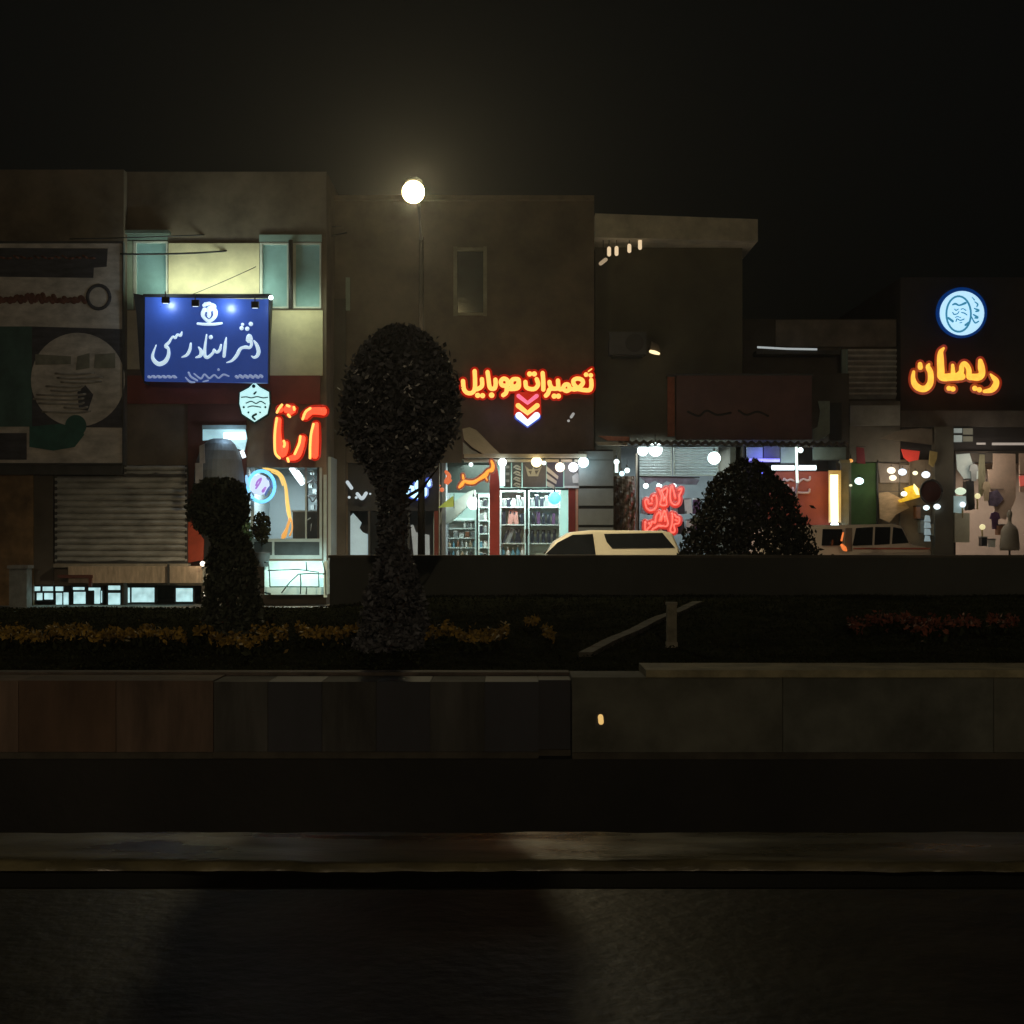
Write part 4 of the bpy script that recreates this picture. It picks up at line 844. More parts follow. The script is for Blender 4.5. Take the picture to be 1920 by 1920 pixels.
def item(kind, col, x, y, w, h, d, label, group, tilt=0):
    """a small article: phone case / bottle / carton standing with its base at photo point"""
    k = (kind, col)
    if k not in protos:
        o = bpy.data.objects.new(kind, None); C.objects.link(o)
        if kind == 'phone_case':
            b = MB(); pts = []
            for cx_, cz_, a0 in ((.4, .9, 0), (-.4, .9, 90), (-.4, .1, 180), (.4, .1, 270)):
                for s_ in range(4): a = R(a0 + s_ * 30); pts.append(Vector((cx_ + .1 * math.cos(a), 0, cz_ + .1 * math.sin(a))))
            b.prism(pts, .3); b.build('shell', gp[col], o); MB().box(-.36, -.05, -.03, -.002, .72, .92).build('camera_window', gp['grey'] if col == 'dark' else gp['dark'], o)
        elif kind == 'bottle':
            b = MB(); b.lathe((0, 0, 0), [(.45, 0), (.5, .05), (.5, .6), (.2, .78), (.18, .9)], 12); b.build('body', gp[col], o)
            b = MB(); b.lathe((0, 0, .9), [(.2, 0), (.2, .1)], 10); b.build('cap', gp['white'], o)
        else:
            b = MB(); b.box(-.5, .5, 0, .8, 0, .9); b.build('box', gp[col], o); b = MB(); b.box(-.5, .5, -.012, .81, .9, 1.0); b.build('lid', gp['white' if col != 'white' else 'grey'], o)
        protos[k] = o; o2 = o
    else:
        o2 = copy_tree(protos[k])
    s_ = d / F
    o2.location = P(x, y, d); o2.scale = (w * s_, w * s_, h * s_); o2.rotation_euler = (0, R(tilt), rnd.uniform(-.15, .15))
    return tag(o2, label, {'phone_case': 'phone case', 'bottle': 'bottle', 'carton': 'box'}[kind], group)
nG = {}
def row(kind, cols, x0, x1, y, w, h, d, where, group, gap=1.3, tilt=0):
    x = x0; i = 0
    while x + w / 2 < x1:
        c = cols[i % len(cols)]
        item(kind, c, x + w / 2, y, w * rnd.uniform(.8, 1.05), h * rnd.uniform(.75, 1.05), d, '%s %s on the %s' % (c, {'phone_case': 'phone case', 'bottle': 'bottle', 'carton': 'box'}[kind], where), group, rnd.uniform(-tilt, tilt)); x += w * gap; i += 1
dg = dC2 + .55
row('carton', ['grey', 'dark', 'white', 'grey'], 941, 983, 950, 7, 20, dg, 'top shelf behind the left window pane', 'goods on the phone shop shelves')
row('phone_case', ['dark', 'pink', 'pink', 'dark'], 940, 984, 983, 9, 26, dg, 'second shelf behind the left window pane', 'goods on the phone shop shelves', tilt=10)
row('phone_case', ['dark', 'grey', 'dark', 'dark'], 940, 984, 1018, 7, 28, dg, 'third shelf behind the left window pane', 'goods on the phone shop shelves', 1.15, 22)
row('bottle', ['blue', 'white', 'blue'], 940, 984, 1048, 7, 26, dg, 'lowest visible shelf behind the left window pane', 'goods on the phone shop shelves')
row('carton', ['grey', 'dark', 'dark', 'grey', 'white'], 994, 1028, 950, 7, 22, dg, 'top shelf behind the right window pane', 'goods on the phone shop shelves')
row('phone_case', ['dark', 'purple', 'dark'], 997, 1040, 983, 6.5, 23, dg, 'second shelf behind the right window pane', 'goods on the phone shop shelves', 1.45)
row('phone_case', ['dark', 'dark'], 995, 1048, 1018, 6.5, 27, dg, 'third shelf behind the right window pane', 'goods on the phone shop shelves', 1.6)
dl = dC2 + 1.65
row('bottle', ['white', 'grey', 'white', 'grey'], 868, 891, 990, 5, 13, dl, 'top shelf below the sloping soffit', 'goods under the sloping soffit')
row('carton', ['grey', 'white', 'brown'], 850, 891, 1008, 9, 12, dl, 'second shelf below the sloping soffit', 'goods under the sloping soffit', 1.2)
row('bottle', ['white', 'sand', 'blue', 'brown', 'grey'], 832, 891, 1026, 6, 15, dl, 'third shelf below the sloping soffit', 'goods under the sloping soffit', 1.3)
row('bottle', ['white', 'dark', 'blue', 'white', 'sand'], 830, 891, 1046, 6, 16, dl, 'lowest visible shelf below the sloping soffit', 'goods under the sloping soffit', 1.4)
dl2 = dC2 + 1.25
for y, cs in ((950, ['grey', 'dark']), (975, ['grey', 'white']), (1000, ['dark', 'grey']), (1026, ['blue', 'white']), (1050, ['blue', 'dark'])):
    row('carton', cs, 899, 917, y, 6, 15, dl2, {950: 'top', 975: 'second', 1000: 'middle', 1026: 'fourth', 1050: 'lowest'}[y] + ' shelf left of the red post', 'goods left of the red post')

# grey folding panels right of the phone shop
t = thing('panel_shutter', P(1118, 1100, dC2 - .25), 'grey horizontal panels folded beside the phone shop', 'shutter')
for y0, y1 in ((846, 862), (863, 911), (916, 948), (954, 984), (989, 1100)):
    MB().pb(1085, 1150, y0, y1, dC2 - .22, .06).build('panel', mat('grey enamel panel', (.24, .26, .26), .4, .15, 3), t)
MB().pb(1086, 1149, 843, 1100, dC2 - .15, .04).build('backing', black, t)
# ---- D: right middle building with the slab
D_ = building('slab_roof_building', 1116, 1392, 452, dD, 10, [(1164, 832, 1392, 1140)], mat('dark olive plaster', (.13, .12, .09), .9, .3, .7, bump=.2), 'dark building under a projecting pale roof slab')
sl = MB(); dsl = dD - 1.2
q = [P(1116, 400, dsl), P(1421, 411, dsl + .35), P(1421, 452, dsl + .35), P(1116, 445, dsl)]
sl.add([v for v in q] + [v + Vector((0, 5, 0)) for v in q], [(0, 3, 2, 1), (4, 5, 6, 7), (0, 1, 5, 4), (1, 2, 6, 5), (2, 3, 7, 6), (3, 0, 4, 7)])
sl.build('roof_slab', mat('pale slab edge', (.66, .61, .50), .85, .25, 2, bump=.2), D_)
b = MB(); b.pb(1252, 1265, 706, 818, dD - .45, .12); t = thing('orange_post', P(1258, 818, dD - .45), 'rusty orange upright strip beside the dark red signboard', 'post'); b.build('post', mat('rusty orange paint', (.34, .10, .05), .7, .35, 5), t); b = MB(); b.pb(1250, 1267, 702, 706.5, dD - .47, .16); b.build('cap', darkmetal, t)
t = thing('dark_signboard', P(1395, 760, dD - .4), 'unlit dark red signboard with faint lettering', 'sign')
MB().pb(1268, 1522, 704, 824, dD - .42, .14).build('board', mat('unlit dark red board', (.17, .085, .08), .7, .2, 1.5), t)
MB().pb(1266, 1524, 700, 704, dD - .44, .18).build('frame', darkmetal, t)
b = MB(); strokes([[(1290, 772), (1310, 780), (1325, 770), (1345, 778), (1370, 774)], [(1385, 770), (1400, 778), (1420, 772), (1440, 780)]], dD - .43, (0, 0, 1), 1.8, 0, .3, mb=b); b.build('faint_lettering', mat('faint dark letters', (.035, .03, .03), .7), t)
t = thing('air_conditioner', P(1185, 665, dD - .5), 'grey air conditioner box on the dark wall', 'air conditioner')
MB().pb(1142, 1212, 622, 664, dD - .5, .4).build('body', mat('grey ac casing', (.13, .13, .14), .6, .2), t)
b = MB(); b.disc(P(1190, 643, dD - .53), 17 / F * dD, .02); b.build('fan_grille', darkmetal, t); MB().pb(1148, 1206, 665, 668, dD - .48, .46).build('bracket', darkmetal, t)
t = thing('wall_lamp', P(1228, 660, dD - .3), 'small warm lamp glowing beside the air conditioner', 'lamp')
strokes([[(1220, 659, 3), (1228, 661, 3.5), (1235, 663, 2.5)]], dD - .4, (0, 0, 1), 3).build('lens', emit('warm slit', (1, .75, .4), 1.6), t)
MB().ppoly([(1222, 640), (1234, 645), (1238, 658), (1218, 656)], dD - .36, .3).build('housing', mat('dull lamp case', (.16, .13, .10), .6), t)
# little lamps under the slab
for i, (x, y, h, lb) in enumerate(((1131, 490, 7, 'lowest'), (1142, 472, 9, 'second'), (1156, 471, 9, 'third'), (1180, 466, 8, 'fourth'), (1200, 459, 10, 'highest'))):
    t = thing('festoon_lamp', P(x, y, dD - .9), lb + ' small peach lamp of the string under the roof slab', 'lamp', 'string of lamps under the roof slab')
    s_ = (8 if i == 0 else 0)
    strokes([[(x + s_ * .6, y - h * .7 + s_ * .2), (x - s_ * .6, y + h * .6)]], dD - .9, (0, 0, 1), 3.6).build('globe', emit('peach glow' if i else 'dim peach glow', (.95, .70, .42), .85 if i else .35), t)
    b = MB(); b.tube([P(x, y - h - 1, dD - .9), P(x, 449, dD - .9)], .008, 5); b.build('cord', black, t)
# corrugated canopy
t = thing('tin_canopy', P(1350, 830, dD - .6), 'long corrugated tin canopy above the lit stalls', 'canopy')
b = MB(); vs_ = []; N = 150
for i in range(N + 1):
    x = 1160 + (1592 - 1160) * i / N; wv = .03 * math.sin(i * 1.25)
    for (y_, dd) in ((826, dD - .1), (833, dD - 1.0)):
        v = P(x, y_ + (x - 1160) * .008, dd); v.z += wv; vs_.append(v)
b.add(vs_, [(2 * i, 2 * i + 1, 2 * i + 3, 2 * i + 2) for i in range(N)], True); b.build('tin_sheet', mat('tin sheet', (.30, .27, .26), .5, .3, 2), t)
b = MB(); b.pb(1160, 1392, 834.5, 838, dD - .5, .06); b.build('beam', darkmetal, t)
t = thing('canopy_board', P(1145, 822, dD - .7), 'reddish board over a beige plank at the canopy\'s left end', 'board')
b = MB(); b.ppoly([(1122, 817), (1180, 819), (1180, 827), (1140, 826)], dD - .8, .2); b.build('board', mat('reddish board', (.42, .14, .08), .7, .3, 4), t)
b = MB(); b.ppoly([(1116, 828), (1176, 830), (1177, 835), (1122, 834)], dD - .8, .2); b.build('plank', mat('beige plank', (.42, .34, .24), .7, .3, 4), t)
# D interior stall 1
room(D_, 1164, 1392, 832, 1100, dD, 3.0, mat('stall wall', (.30, .33, .34), .7, .15, 2))
def corr(name, x0, x1, y0, y1, d, m, label, parent=None):
    t = thing(name, P((x0 + x1) / 2, y1, d), label, 'panel')
    b = MB(); vs_ = []; n = 60
    for j in range(n + 1):
        y = y0 + (y1 - y0) * j / n; o = .02 * math.sin(j * 2 * math.pi / 6)
        for x in (x0, x1): v = P(x, y, d); v.y += o; vs_.append(v)
    b.add(vs_, [(2 * j, 2 * j + 1, 2 * j + 3, 2 * j + 2) for j in range(n)], True); b.build('sheet', m, t)
    b = MB(); b.pb(x0, x1, y1, y1 + 2, d - .04, .08); b.pb(x0 - 2, x0, y0, y1 + 2, d - .04, .08); b.pb(x1, x1 + 2, y0, y1 + 2, d - .04, .08); b.build('edge_trim', frame, t)
    return t
corr('corrugated_panel', 1198, 1258, 838, 890, dD + .15, whitemetal, 'white corrugated panel behind the two big bulbs')
corr('corrugated_panel', 1265, 1345, 838, 890, dD + .18, whitemetal, 'greenish white corrugated panel left of the round bush')
t = thing('stall_post', P(1194, 1040, dD - .2), 'slim pale post edging the wrapped goods', 'post'); MB().pb(1192, 1195.5, 850, 1095, dD - .2, .08).build('post', mat('pale wooden post', (.40, .33, .27), .7, .2), t); MB().pb(1196, 1199, 850, 1095, dD - .15, .08).build('painted_shadow', black, t)  # black strip paints the shadow beside the post
t = thing('wrapped_goods', P(1172, 1040, dD - .3), 'tall bundle wrapped in brown translucent plastic', 'goods')
b = MB(); nx, nz2 = 14, 34; vs_ = []
for j in range(nz2 + 1):
    for i in range(nx + 1):
        v = P(1151 + 40 * i / nx, 893 + 170 * j / nz2, dD - .3); v.y += .09 * math.sin(i * 1.3 + j * .9) * math.sin(j * .55 - i * .4) - .12 * math.sin(math.pi * i / nx); vs_.append(v)
b.add(vs_, [(j * (nx + 1) + i, j * (nx + 1) + i + 1, (j + 1) * (nx + 1) + i + 1, (j + 1) * (nx + 1) + i) for j in range(nz2) for i in range(nx)])
b.build('wrapping', mat('crumpled brown plastic', (.17, .115, .08), .35, .45, 5, spec=.6), t)
MB().pb(1152, 1190, 894, 1062, dD - .1, .3).build('load', mat('dull load', (.08, .06, .05), .8), t)
# heaps of goods behind red neon
for k in range(16):
    x = 1202 + (k % 8) * 14; y = 965 if k < 8 else 1000; c = ['grey', 'purple', 'white', 'dark', 'grey', 'purple', 'sand', 'dark'][(k * 3) % 8]
    item('carton', c, x + 6, y + rnd.uniform(-2, 2), 13, 30 if k < 8 else 26, dD + .75 - .2 * (k >= 8), '%s carton stacked behind the red outline lettering, %s row' % (c, 'upper' if k < 8 else 'lower'), 'cartons behind the red lettering', rnd.uniform(-6, 6))
t = thing('valance', P(1260, 905, dD + .1), 'ragged purple grey fabric strip below the corrugated panels', 'fabric')
MB().ppoly([(1200, 894), (1270, 893), (1300, 896), (1312, 900), (1306, 909), (1268, 908), (1250, 902), (1240, 909), (1228, 901), (1216, 908), (1206, 900)], dD + .08, .02).build('cloth', mat('purple grey cloth', (.20, .18, .23), .8, .3, 5), t)
b = MB(); b.tube([P(1199, 893, dD + .07), P(1312, 895, dD + .07)], .015, 6); b.build('rod', darkmetal, t)
lamp('AREA', 'stall_light', P(1270, 842, dD + 1.3), 80, (.78, .95, 1), D_, 1.6, (0, 0, 0))
# red outline neon
cK = (1100, 780, 5.647); dk = dD - .05
t = thing('red_outline_neon_sign', P(1245, 955, dk), 'two rows of red outline neon lettering left of the round bush', 'sign')
kal = [[(975, 785), (1005, 768), (998, 810), (980, 840), (985, 890), (970, 930), (930, 942), (895, 910), (885, 850), (890, 780), (905, 745), (920, 790), (940, 870)],
       [(760, 775), (785, 830), (795, 870), (780, 940), (845, 942), (842, 870), (855, 800), (848, 765), (820, 780), (800, 800)], [(790, 790), (815, 850), (815, 900), (828, 860)],
       [(700, 850), (725, 840), (740, 870), (742, 940), (715, 990), (665, 1000), (630, 965), (620, 900), (645, 888), (655, 930), (690, 925)], [(690, 870), (695, 900)],
       [(905, 1030), (910, 1090), (900, 1160), (885, 1210), (910, 1235), (935, 1215), (925, 1150), (975, 1135), (980, 1080), (950, 1070), (930, 1040)], [(940, 1100), (960, 1110)],
       [(700, 1120), (725, 1130), (735, 1060), (770, 1020), (785, 1060), (770, 1110)], [(790, 1110), (815, 1020), (830, 1010), (850, 1090), (862, 1140), (840, 1170), (770, 1160), (735, 1180), (700, 1200), (690, 1225)], [(825, 1060), (830, 1110)],
       [(620, 1120), (618, 1180), (625, 1222), (650, 1190), (680, 1160), (690, 1120)], [(660, 1130), (665, 1150)], [(745, 1165, 8), (800, 1170, 8)]]
strokes(kal, dk + .04, cK, 12, 22, .3).build('letter_halo', emit('painted neon red halo', (.60, .004, .002), .85), t)  # red glow behind the outline letters, painted as a wide layer
strokes(kal, dk, cK, 8.5, 0, .6).build('neon_tube', emit('coral neon', (1, .13, .09), 1.35), t)
lamp('POINT', 'neon_light', P(1243, 955, dk - .3), 4, (1, .1, .05), t, .2)

# ---- D2: kiosk right of the bush
K = building('kiosk', 1393.5, 1592, 700, dD, 8, [(1396, 838, 1584, 1100)], darkwall, 'dark kiosk building with blue and yellow tube lights')
room(K, 1396, 1584, 838, 1100, dD, 2.4, mat('kiosk wall', (.26, .27, .26), .7, .2, 2))
for x0, x1, y0, y1, c in ((1400, 1430, 838, 864, (.42, .5, .48)), (1432, 1462, 836, 860, (.16, .16, .2)), (1464, 1492, 838, 868, (.34, .4, .38)), (1524, 1586, 838, 862, (.20, .24, .2))):
    t = thing('header_panel', P((x0 + x1) / 2, y1, dD), {1400: 'pale square panel above the blue light strip', 1432: 'dark violet panel above the blue light strip', 1464: 'grey green panel beside the upright white tube', 1524: 'dull green panel above the yellow tube'}[x0], 'panel')
    MB().pb(x0, x1, y0 + .5, y1, dD - .06, .04).build('sheet', mat('header %s' % str(c), c, .6, .15, 4), t); MB().pb(x0, x1, y1, y1 + 2, dD - .07, .05).build('trim', darkmetal, t)
def tubelight(name, pts, r, d, m, label, col, e):
    t = thing(name, P(pts[0][0], pts[0][1], d), label, 'tube light')
    b = MB(); b.tube([P(x, y, d) for x, y in pts], r / F * d, 10); b.build('tube', m, t)
    b = MB(); b.tube([P(x, y, d + .07) for x, y in pts], r / F * d * .7, 6); b.build('fitting', darkmetal, t)
    if e:
        mid = P(sum(p[0] for p in pts) / len(pts), sum(p[1] for p in pts) / len(pts), d - .15); lamp('POINT', 'tube_light', mid, e, col, t, .2)
    return t
tubelight('blue_tube', [(1398, 863), (1430, 863), (1462, 863)], 3.2, dD - .15, emit('violet blue tube', (.24, .22, 1), 1.5), 'violet blue light strip right of the round bush', (.15, .15, 1), 9)
MB_ = MB(); t = thing('blue_lamp', P(1425, 886, dD - .1), 'small deep blue lamp below the blue strip', 'lamp'); MB_.ball(P(1425, 886, dD - .1), .07); MB_.build('bulb', emit('deep blue bulb', (.08, .08, 1), 1.2), t); MB().pb(1418, 1432, 893, 896, dD - .08, .05).build('base', darkmetal, t)
tubelight('white_tube', [(1447, 877), (1489, 877)], 4.6, dD - .2, emit('cold white tube', (1, 1, 1), 2), 'horizontal white tube left of the upright tube', (.8, 1, 1), 5)
tubelight('white_tube', [(1498, 877), (1530, 877)], 4.6, dD - .2, emit('cold white tube', (1, 1, 1), 2), 'horizontal white tube right of the upright tube', (.8, 1, 1), 4)
tubelight('upright_tube', [(1493, 838), (1494, 880), (1495, 905)], 2.4, dD - .35, emit('pale green tube', (.78, 1, .88), 1.4), 'thin upright white tube in front of the red banner', (.8, 1, .9), 1)
b = MB(); b.tube([P(1495, 905, dD - .35), P(1492, 945, dD - .35)], .03, 6); t = thing('tube_pole', P(1494, 945, dD - .35), 'pinkish pole hanging below the thin upright tube', 'pole'); b.build('pole', mat('pinkish pole', (.5, .36, .36), .5), t)
bulb(1501, 844, 5, dD - .35, cl, 3, 'small round bulb at the top of the upright tube', 1, 0, False)
tubelight('yellow_tube', [(1564, 890), (1564, 930), (1565, 978)], 7.4, dD - .3, emit('warm yellow white tube', (1, .80, .36), 3), 'thick upright yellow tube at the kiosk edge', (1, .62, .15), 9)
MB().pb(1554, 1577, 882, 980, dD - .2, .04).build('yellow_halo', emit('painted amber halo', (.55, .27, .02), .6), [o for o in C.objects if o.name.startswith('yellow_tube')][0])  # yellow halo of the tube painted as a glowing plate
bulb(1565, 986, 8, dD - .32, cl, 4, 'glaring white lamp under the yellow tube', 3, 0, False)
tubelight('small_upright_tube', [(1566, 1000), (1566, 1026)], 2.4, dD - .3, emit('cold white tube', (1, 1, 1), 2), 'short thin white tube near the kiosk floor', (.7, 1, 1), 0)
t = thing('red_banner', P(1495, 990, dD - .05), 'brownish red banner with pale pink lettering behind the round bush', 'banner')
MB().pb(1440, 1556, 884, 1090, dD + .05, .03).build('cloth', mat('brick red banner', (.36, .075, .05), .7, .2, 2), t)
b = MB(); cJ = (1360, 760, 6.4)
strokes([[(560, 910), (590, 890), (620, 915), (650, 925)], [(570, 930), (640, 935)], [(700, 930), (705, 880), (740, 905), (780, 890), (820, 905)], [(875, 935), (900, 905), (940, 885), (980, 900), (1012, 890), (1015, 860)], [(870, 1045), (920, 1050), (1000, 1045), (1010, 1010)], [(750, 960), (755, 1000), (790, 1040)], [(810, 990), (830, 1060), (840, 1150)]], dD + .02, cJ, 13, 0, .3, mb=b)
b.build('lettering', mat('pale pink lettering', (.62, .42, .42), .6, .1), t)
t = thing('kiosk_jamb', P(1584, 1040, dD - .2), 'grey olive upright at the kiosk\'s right edge', 'post'); MB().pb(1577, 1592, 868, 1100, dD - .12, .11).build('jamb', mat('grey olive paint', (.22, .20, .15), .7, .2), t); MB().pb(1575, 1594, 862, 868, dD - .14, .16).build('capital', mat('olive capital', (.3, .26, .16), .7), t)
t = thing('sack', P(1528, 1030, dD - .4), 'small tan sack beside the round bush', 'sack'); b = MB(); b.ball(P(1531, 1010, dD - .4), .14, .12, .22, 12, 8); b.build('body', mat('tan sack cloth', (.32, .24, .15), .9, .3, 9), t); b = MB(); b.ball(P(1528, 994, dD - .4), .06, .05, .05); b.build('tied_neck', mat('tan sack cloth', (1, 1, 1)), t)

# ---- E: far right building
# lower set-back building behind kiosk with pale band, white strip, shutter grille
E1 = building('set_back_building', 1394, 1688, 598, dE, 9, [(1588, 655, 1684, 748)], darkwall, 'dim set back building with a pale parapet band')
MB().pb(1455, 1680, 600, 650, dE - .1, .09).build('parapet_band', mat('dim pale band', (.22, .19, .16), .9, .3, 2), E1)
t = thing('ledge_light', P(1470, 653, dE - .6), 'thin white light strip on the dark ledge', 'tube light')
b = MB(); b.tube([P(1420, 651, dE - .6), P(1475, 654, dE - .6), P(1532, 655, dE - .6)], .025, 6); b.build('tube', emit('dim white strip', (.62, .68, .68), .55), t)
MB().pb(1418, 1575, 657, 664, dE - .58, .5).build('ledge', darkmetal, t)
t = thing('louvre', P(1635, 748, dE), 'horizontal metal louvre beside the orange sign', 'louvre')
for k in range(9):
    y = 658 + k * 10.2; a = MB(); q0 = P(1590, y, dE - .02); q1 = P(1682, y, dE - .02)
    a.add([q0, q1, q1 + Vector((0, .14, -.10)), q0 + Vector((0, .14, -.10)), q0 + Vector((0, 0, .045)), q1 + Vector((0, 0, .045)), q1 + Vector((0, .14, -.055)), q0 + Vector((0, .14, -.055))], [(0, 3, 2, 1), (4, 5, 6, 7), (0, 1, 5, 4), (1, 2, 6, 5), (2, 3, 7, 6), (3, 0, 4, 7)])
    a.build('slat', mat('dusty louvre slat', (.55, .54, .50), .6, .3, 3), t)
MB().pb(1586, 1590, 655, 750, dE - .05, .2).build('frame', teal, t); MB().pb(1590, 1684, 655, 748, dE + .2, .03).build('backing', black, t)
# grey green pipe box between
t = thing('metal_post', P(1583, 830, dE - .4), 'greenish metal upright left of the louvre', 'post')
MB().pb(1579, 1586, 655, 825, dE - .9, .12).build('post', mat('greenish steel', (.22, .28, .25), .5, .2, 3), t); MB().pb(1540, 1592, 819, 832, dE - .95, .2).build('bracket', mat('greenish steel', (1, 1, 1)), t)
t = thing('wall_plate', P(1545, 800, dE - .6), 'pale green plate next to the dark red signboard', 'panel'); MB().ppoly([(1525, 826), (1524, 805), (1533, 800), (1538, 770), (1534, 752), (1556, 752), (1556, 812), (1545, 822)], dE - 1.5, .03).build('plate', mat('pale green plate', (.26, .31, .26), .6, .2, 4), t); MB().pb(1556, 1578, 755, 826, dE - 1.4, .05).build('backing', black, t)
E2 = building('corner_building', 1689, 2300, 520, dE - .4, 9, [(1792, 868, 2290, 1100)], mat('charcoal cladding', (.055, .05, .05), .8, .3, .8), 'charcoal clad building with a round emblem and orange script')
dF = dE - .4
E3 = building('low_shop', 1593, 1688, 752, dF - .3, 8, [(1594, 866, 1687, 1100)], mat('grey brown cladding', (.17, .155, .13), .8, .3, 1.5), 'low grey shop between the kiosk and the charcoal building')
MB().pb(1594, 1688, 760, 798, dF - .45, .14).build('fascia', mat('dusty fascia', (.24, .23, .21), .7, .3, 2), E3)
MB().pb(1689, 2300, 770, 800, dF - .2, .19).build('fascia', mat('grey brown fascia', (.13, .115, .10), .7, .3, 2), E2)
b = MB(); b.ppoly([(1650, 822), (1748, 834), (1748, 805), (1726, 803), (1690, 806)], dF - .5, .04); b.build('awning_sheet', mat('tan awning sheet', (.20, .165, .13), .7, .3, 2), E3)
# opening of the left part of E2 is modelled as glazed bay
bay = thing('shop_bay', P(1690, 1100, dF - .5), 'lit shop window with small lamps at the right', 'shopfront')
MB().pb(1594, 1644, 868, 1000, dF - .25, .03).build('green_board', mat('green board', (.055, .12, .035), .7, .25, 3), bay)
MB().pb(1645, 1754, 862, 1095, dF - .2, .03).build('display_back', mat('tan display', (.24, .19, .13), .7, .4, 2.5), bay)
MB().pb(1753, 1788, 800, 1095, dF - .55, .3).build('pillar', mat('grey brown pillar', (.13, .12, .095), .8, .2, 2), bay)
MB().pb(1592, 1596, 850, 1095, dF - .3, .1).build('mullion', mat('grey olive paint', (1, 1, 1)), bay)
MB().pb(1644, 1647, 862, 1095, dF - .3, .1).build('mullion', darkmetal, bay); MB().pb(1704, 1707, 866, 915, dF - .3, .1).build('mullion', mat('tan display', (1, 1, 1)), bay)
room(E2, 1792, 2290, 868, 1095, dF, 3.0, mat('warm shop wall', (.36, .29, .24), .8, .15, 2))
MB().pb(1790, 1960, 846, 866, dF - .12, .1).build('lintel', darkwall, E2)
b = MB(); b.pb(1861, 1960, 830, 834.5, dF - .35, .05); b.build('light_rail', emit('dim warm strip', (.60, .50, .42), .5), E2)
b = MB(); b.pb(1832, 1848, 830, 833.5, dF - .35, .05); b.build('light_rail', emit('dim warm strip', (1, 1, 1), 1), E2)
# little vents of light at pillar tops
for x0, x1, y0, y1, lb, cc in ((1789, 1804, 803, 812, 'upper left small lit pane beside the grey pillar', (.40, .46, .43)), (1789, 1804, 816, 829, 'lower left small lit pane beside the grey pillar', (.40, .46, .43)), (1806, 1824, 803, 815, 'upper right dim small pane beside the grey pillar', (.20, .19, .14)), (1806, 1824, 818, 828, 'lower right dim small pane beside the grey pillar', (.20, .19, .14))):
    t = thing('transom_window', P(x0, y1, dF), lb, 'window', 'small transom panes'); MB().pb(x0, x1, y0, y1, dF - .24, .03).build('pane', emit('transom %s' % str(cc), cc, .4, cc), t); MB().pb(x0 - 1, x1 + 1, y1, y1 + 1.5, dF - .25, .04).build('sill', darkmetal, t)
# hanging goods and furnishings in the bay
def plate(name, poly, d, m, label, cat, trimm=None):
    t = thing(name, P(poly[0][0], poly[0][1], d), label, cat); b = MB(); b.ppoly(poly, d, .04); b.build('panel', m, t)
    ys = [p[1] for p in poly]; xs = [p[0] for p in poly]; MB().pb(min(xs), max(xs), min(ys) - 1.5, min(ys) - .3, d + .005, .02).build('rail', trimm or darkmetal, t); return t
plate('red_pennant', [(1690, 842), (1725, 846), (1722, 862), (1705, 866), (1695, 858)], dF - .6, emit('bright red cloth', (.6, .05, .03), .35, (.6, .05, .04)), 'bright red cloth under the tan awning sheet', 'cloth')  # cloth's brightness is put in as its own glow
plate('gold_cloth', [(1744, 845), (1758, 848), (1756, 862), (1750, 876), (1742, 870)], dF - .62, mat('gold cloth', (.42, .32, .12), .7, .3, 5), 'gold scrap of cloth at the pillar', 'cloth')
plate('crimson_sheet', [(1606, 838), (1620, 840), (1623, 870), (1607, 868)], dF - .6, mat('crimson sheet', (.28, .04, .06), .7), 'dark crimson sheet over the green board', 'cloth')
plate('tan_drape', [(1648, 925), (1665, 922), (1690, 935), (1705, 952), (1680, 965), (1668, 980), (1650, 972)], dF - .4, mat('tan drape', (.52, .38, .24), .7, .3, 3, stretch=(1, 1, 3)), 'pale tan drape in the shop window', 'drape')
plate('mirror_panel', [(1646, 868), (1703, 872), (1706, 900), (1704, 905), (1650, 905)], dF - .27, mat('greyish display header', (.30, .25, .21), .6, .2), 'greyish header panel with lamps in the shop window', 'panel')
for x, y, rx, col, s, lb in ((1671, 882, 8, (1, .82, .6), 1.6, 'warm oval lamp at the left of the shop window header'), (1692, 885, 8, (.7, .86, 1), 1.6, 'bluish oval lamp beside the warm one'), (1674, 896, 7, (1, .82, .55), 1.4, 'warm round lamp hanging below the warm oval one'), (1716, 887, 5, (1, .95, .6), 1.3, 'small yellow oval lamp in the shop window'), (1736, 890, 8, (.8, .88, 1), 1.7, 'white oval lamp above the dark red disc'), (1611, 902, 8.5, (.75, 1, 1), 2.2, 'round white lamp in front of the green board'), (1695, 926, 6, (1, 1, .75), 1.8, 'pale oval lamp left of the yellow lantern'), (1737, 952, 6, (.72, .95, 1), 1.8, 'left small lamp under the dark red disc'), (1757, 950, 6.5, (.8, .95, 1), 1.8, 'right small lamp under the dark red disc'), (1595, 910, 3, (.95, .9, .6), 1, 'tiny yellowish lamp at the green board\'s edge'), (1595, 864, 4.5, (1, .4, .05), .9, 'small orange lamp at the kiosk corner')):
    t = thing('display_lamp', P(x, y, dF - .6), lb, 'lamp', 'lamps in the right shop window')
    b = MB(); k = 1 / F * dF; b.ball(P(x, y, dF - .62), rx * k, rx * k * .5, rx * .78 * k, 14, 8); b.build('bulb', emit('lamp %s %s' % (str(col), s), col, s), t)
    b = MB(); b.tube([P(x, y - rx * .7, dF - .6), P(x, y - rx - 3, dF - .58)], .01, 5); b.build('cord', black, t)
lamp('POINT', 'window_light', P(1690, 890, dF - .9), 16, (1, .82, .6), bay, .3)
lamp('POINT', 'window_light', P(1612, 905, dF - .9), 2.0, (.7, 1, .9), bay, .1)
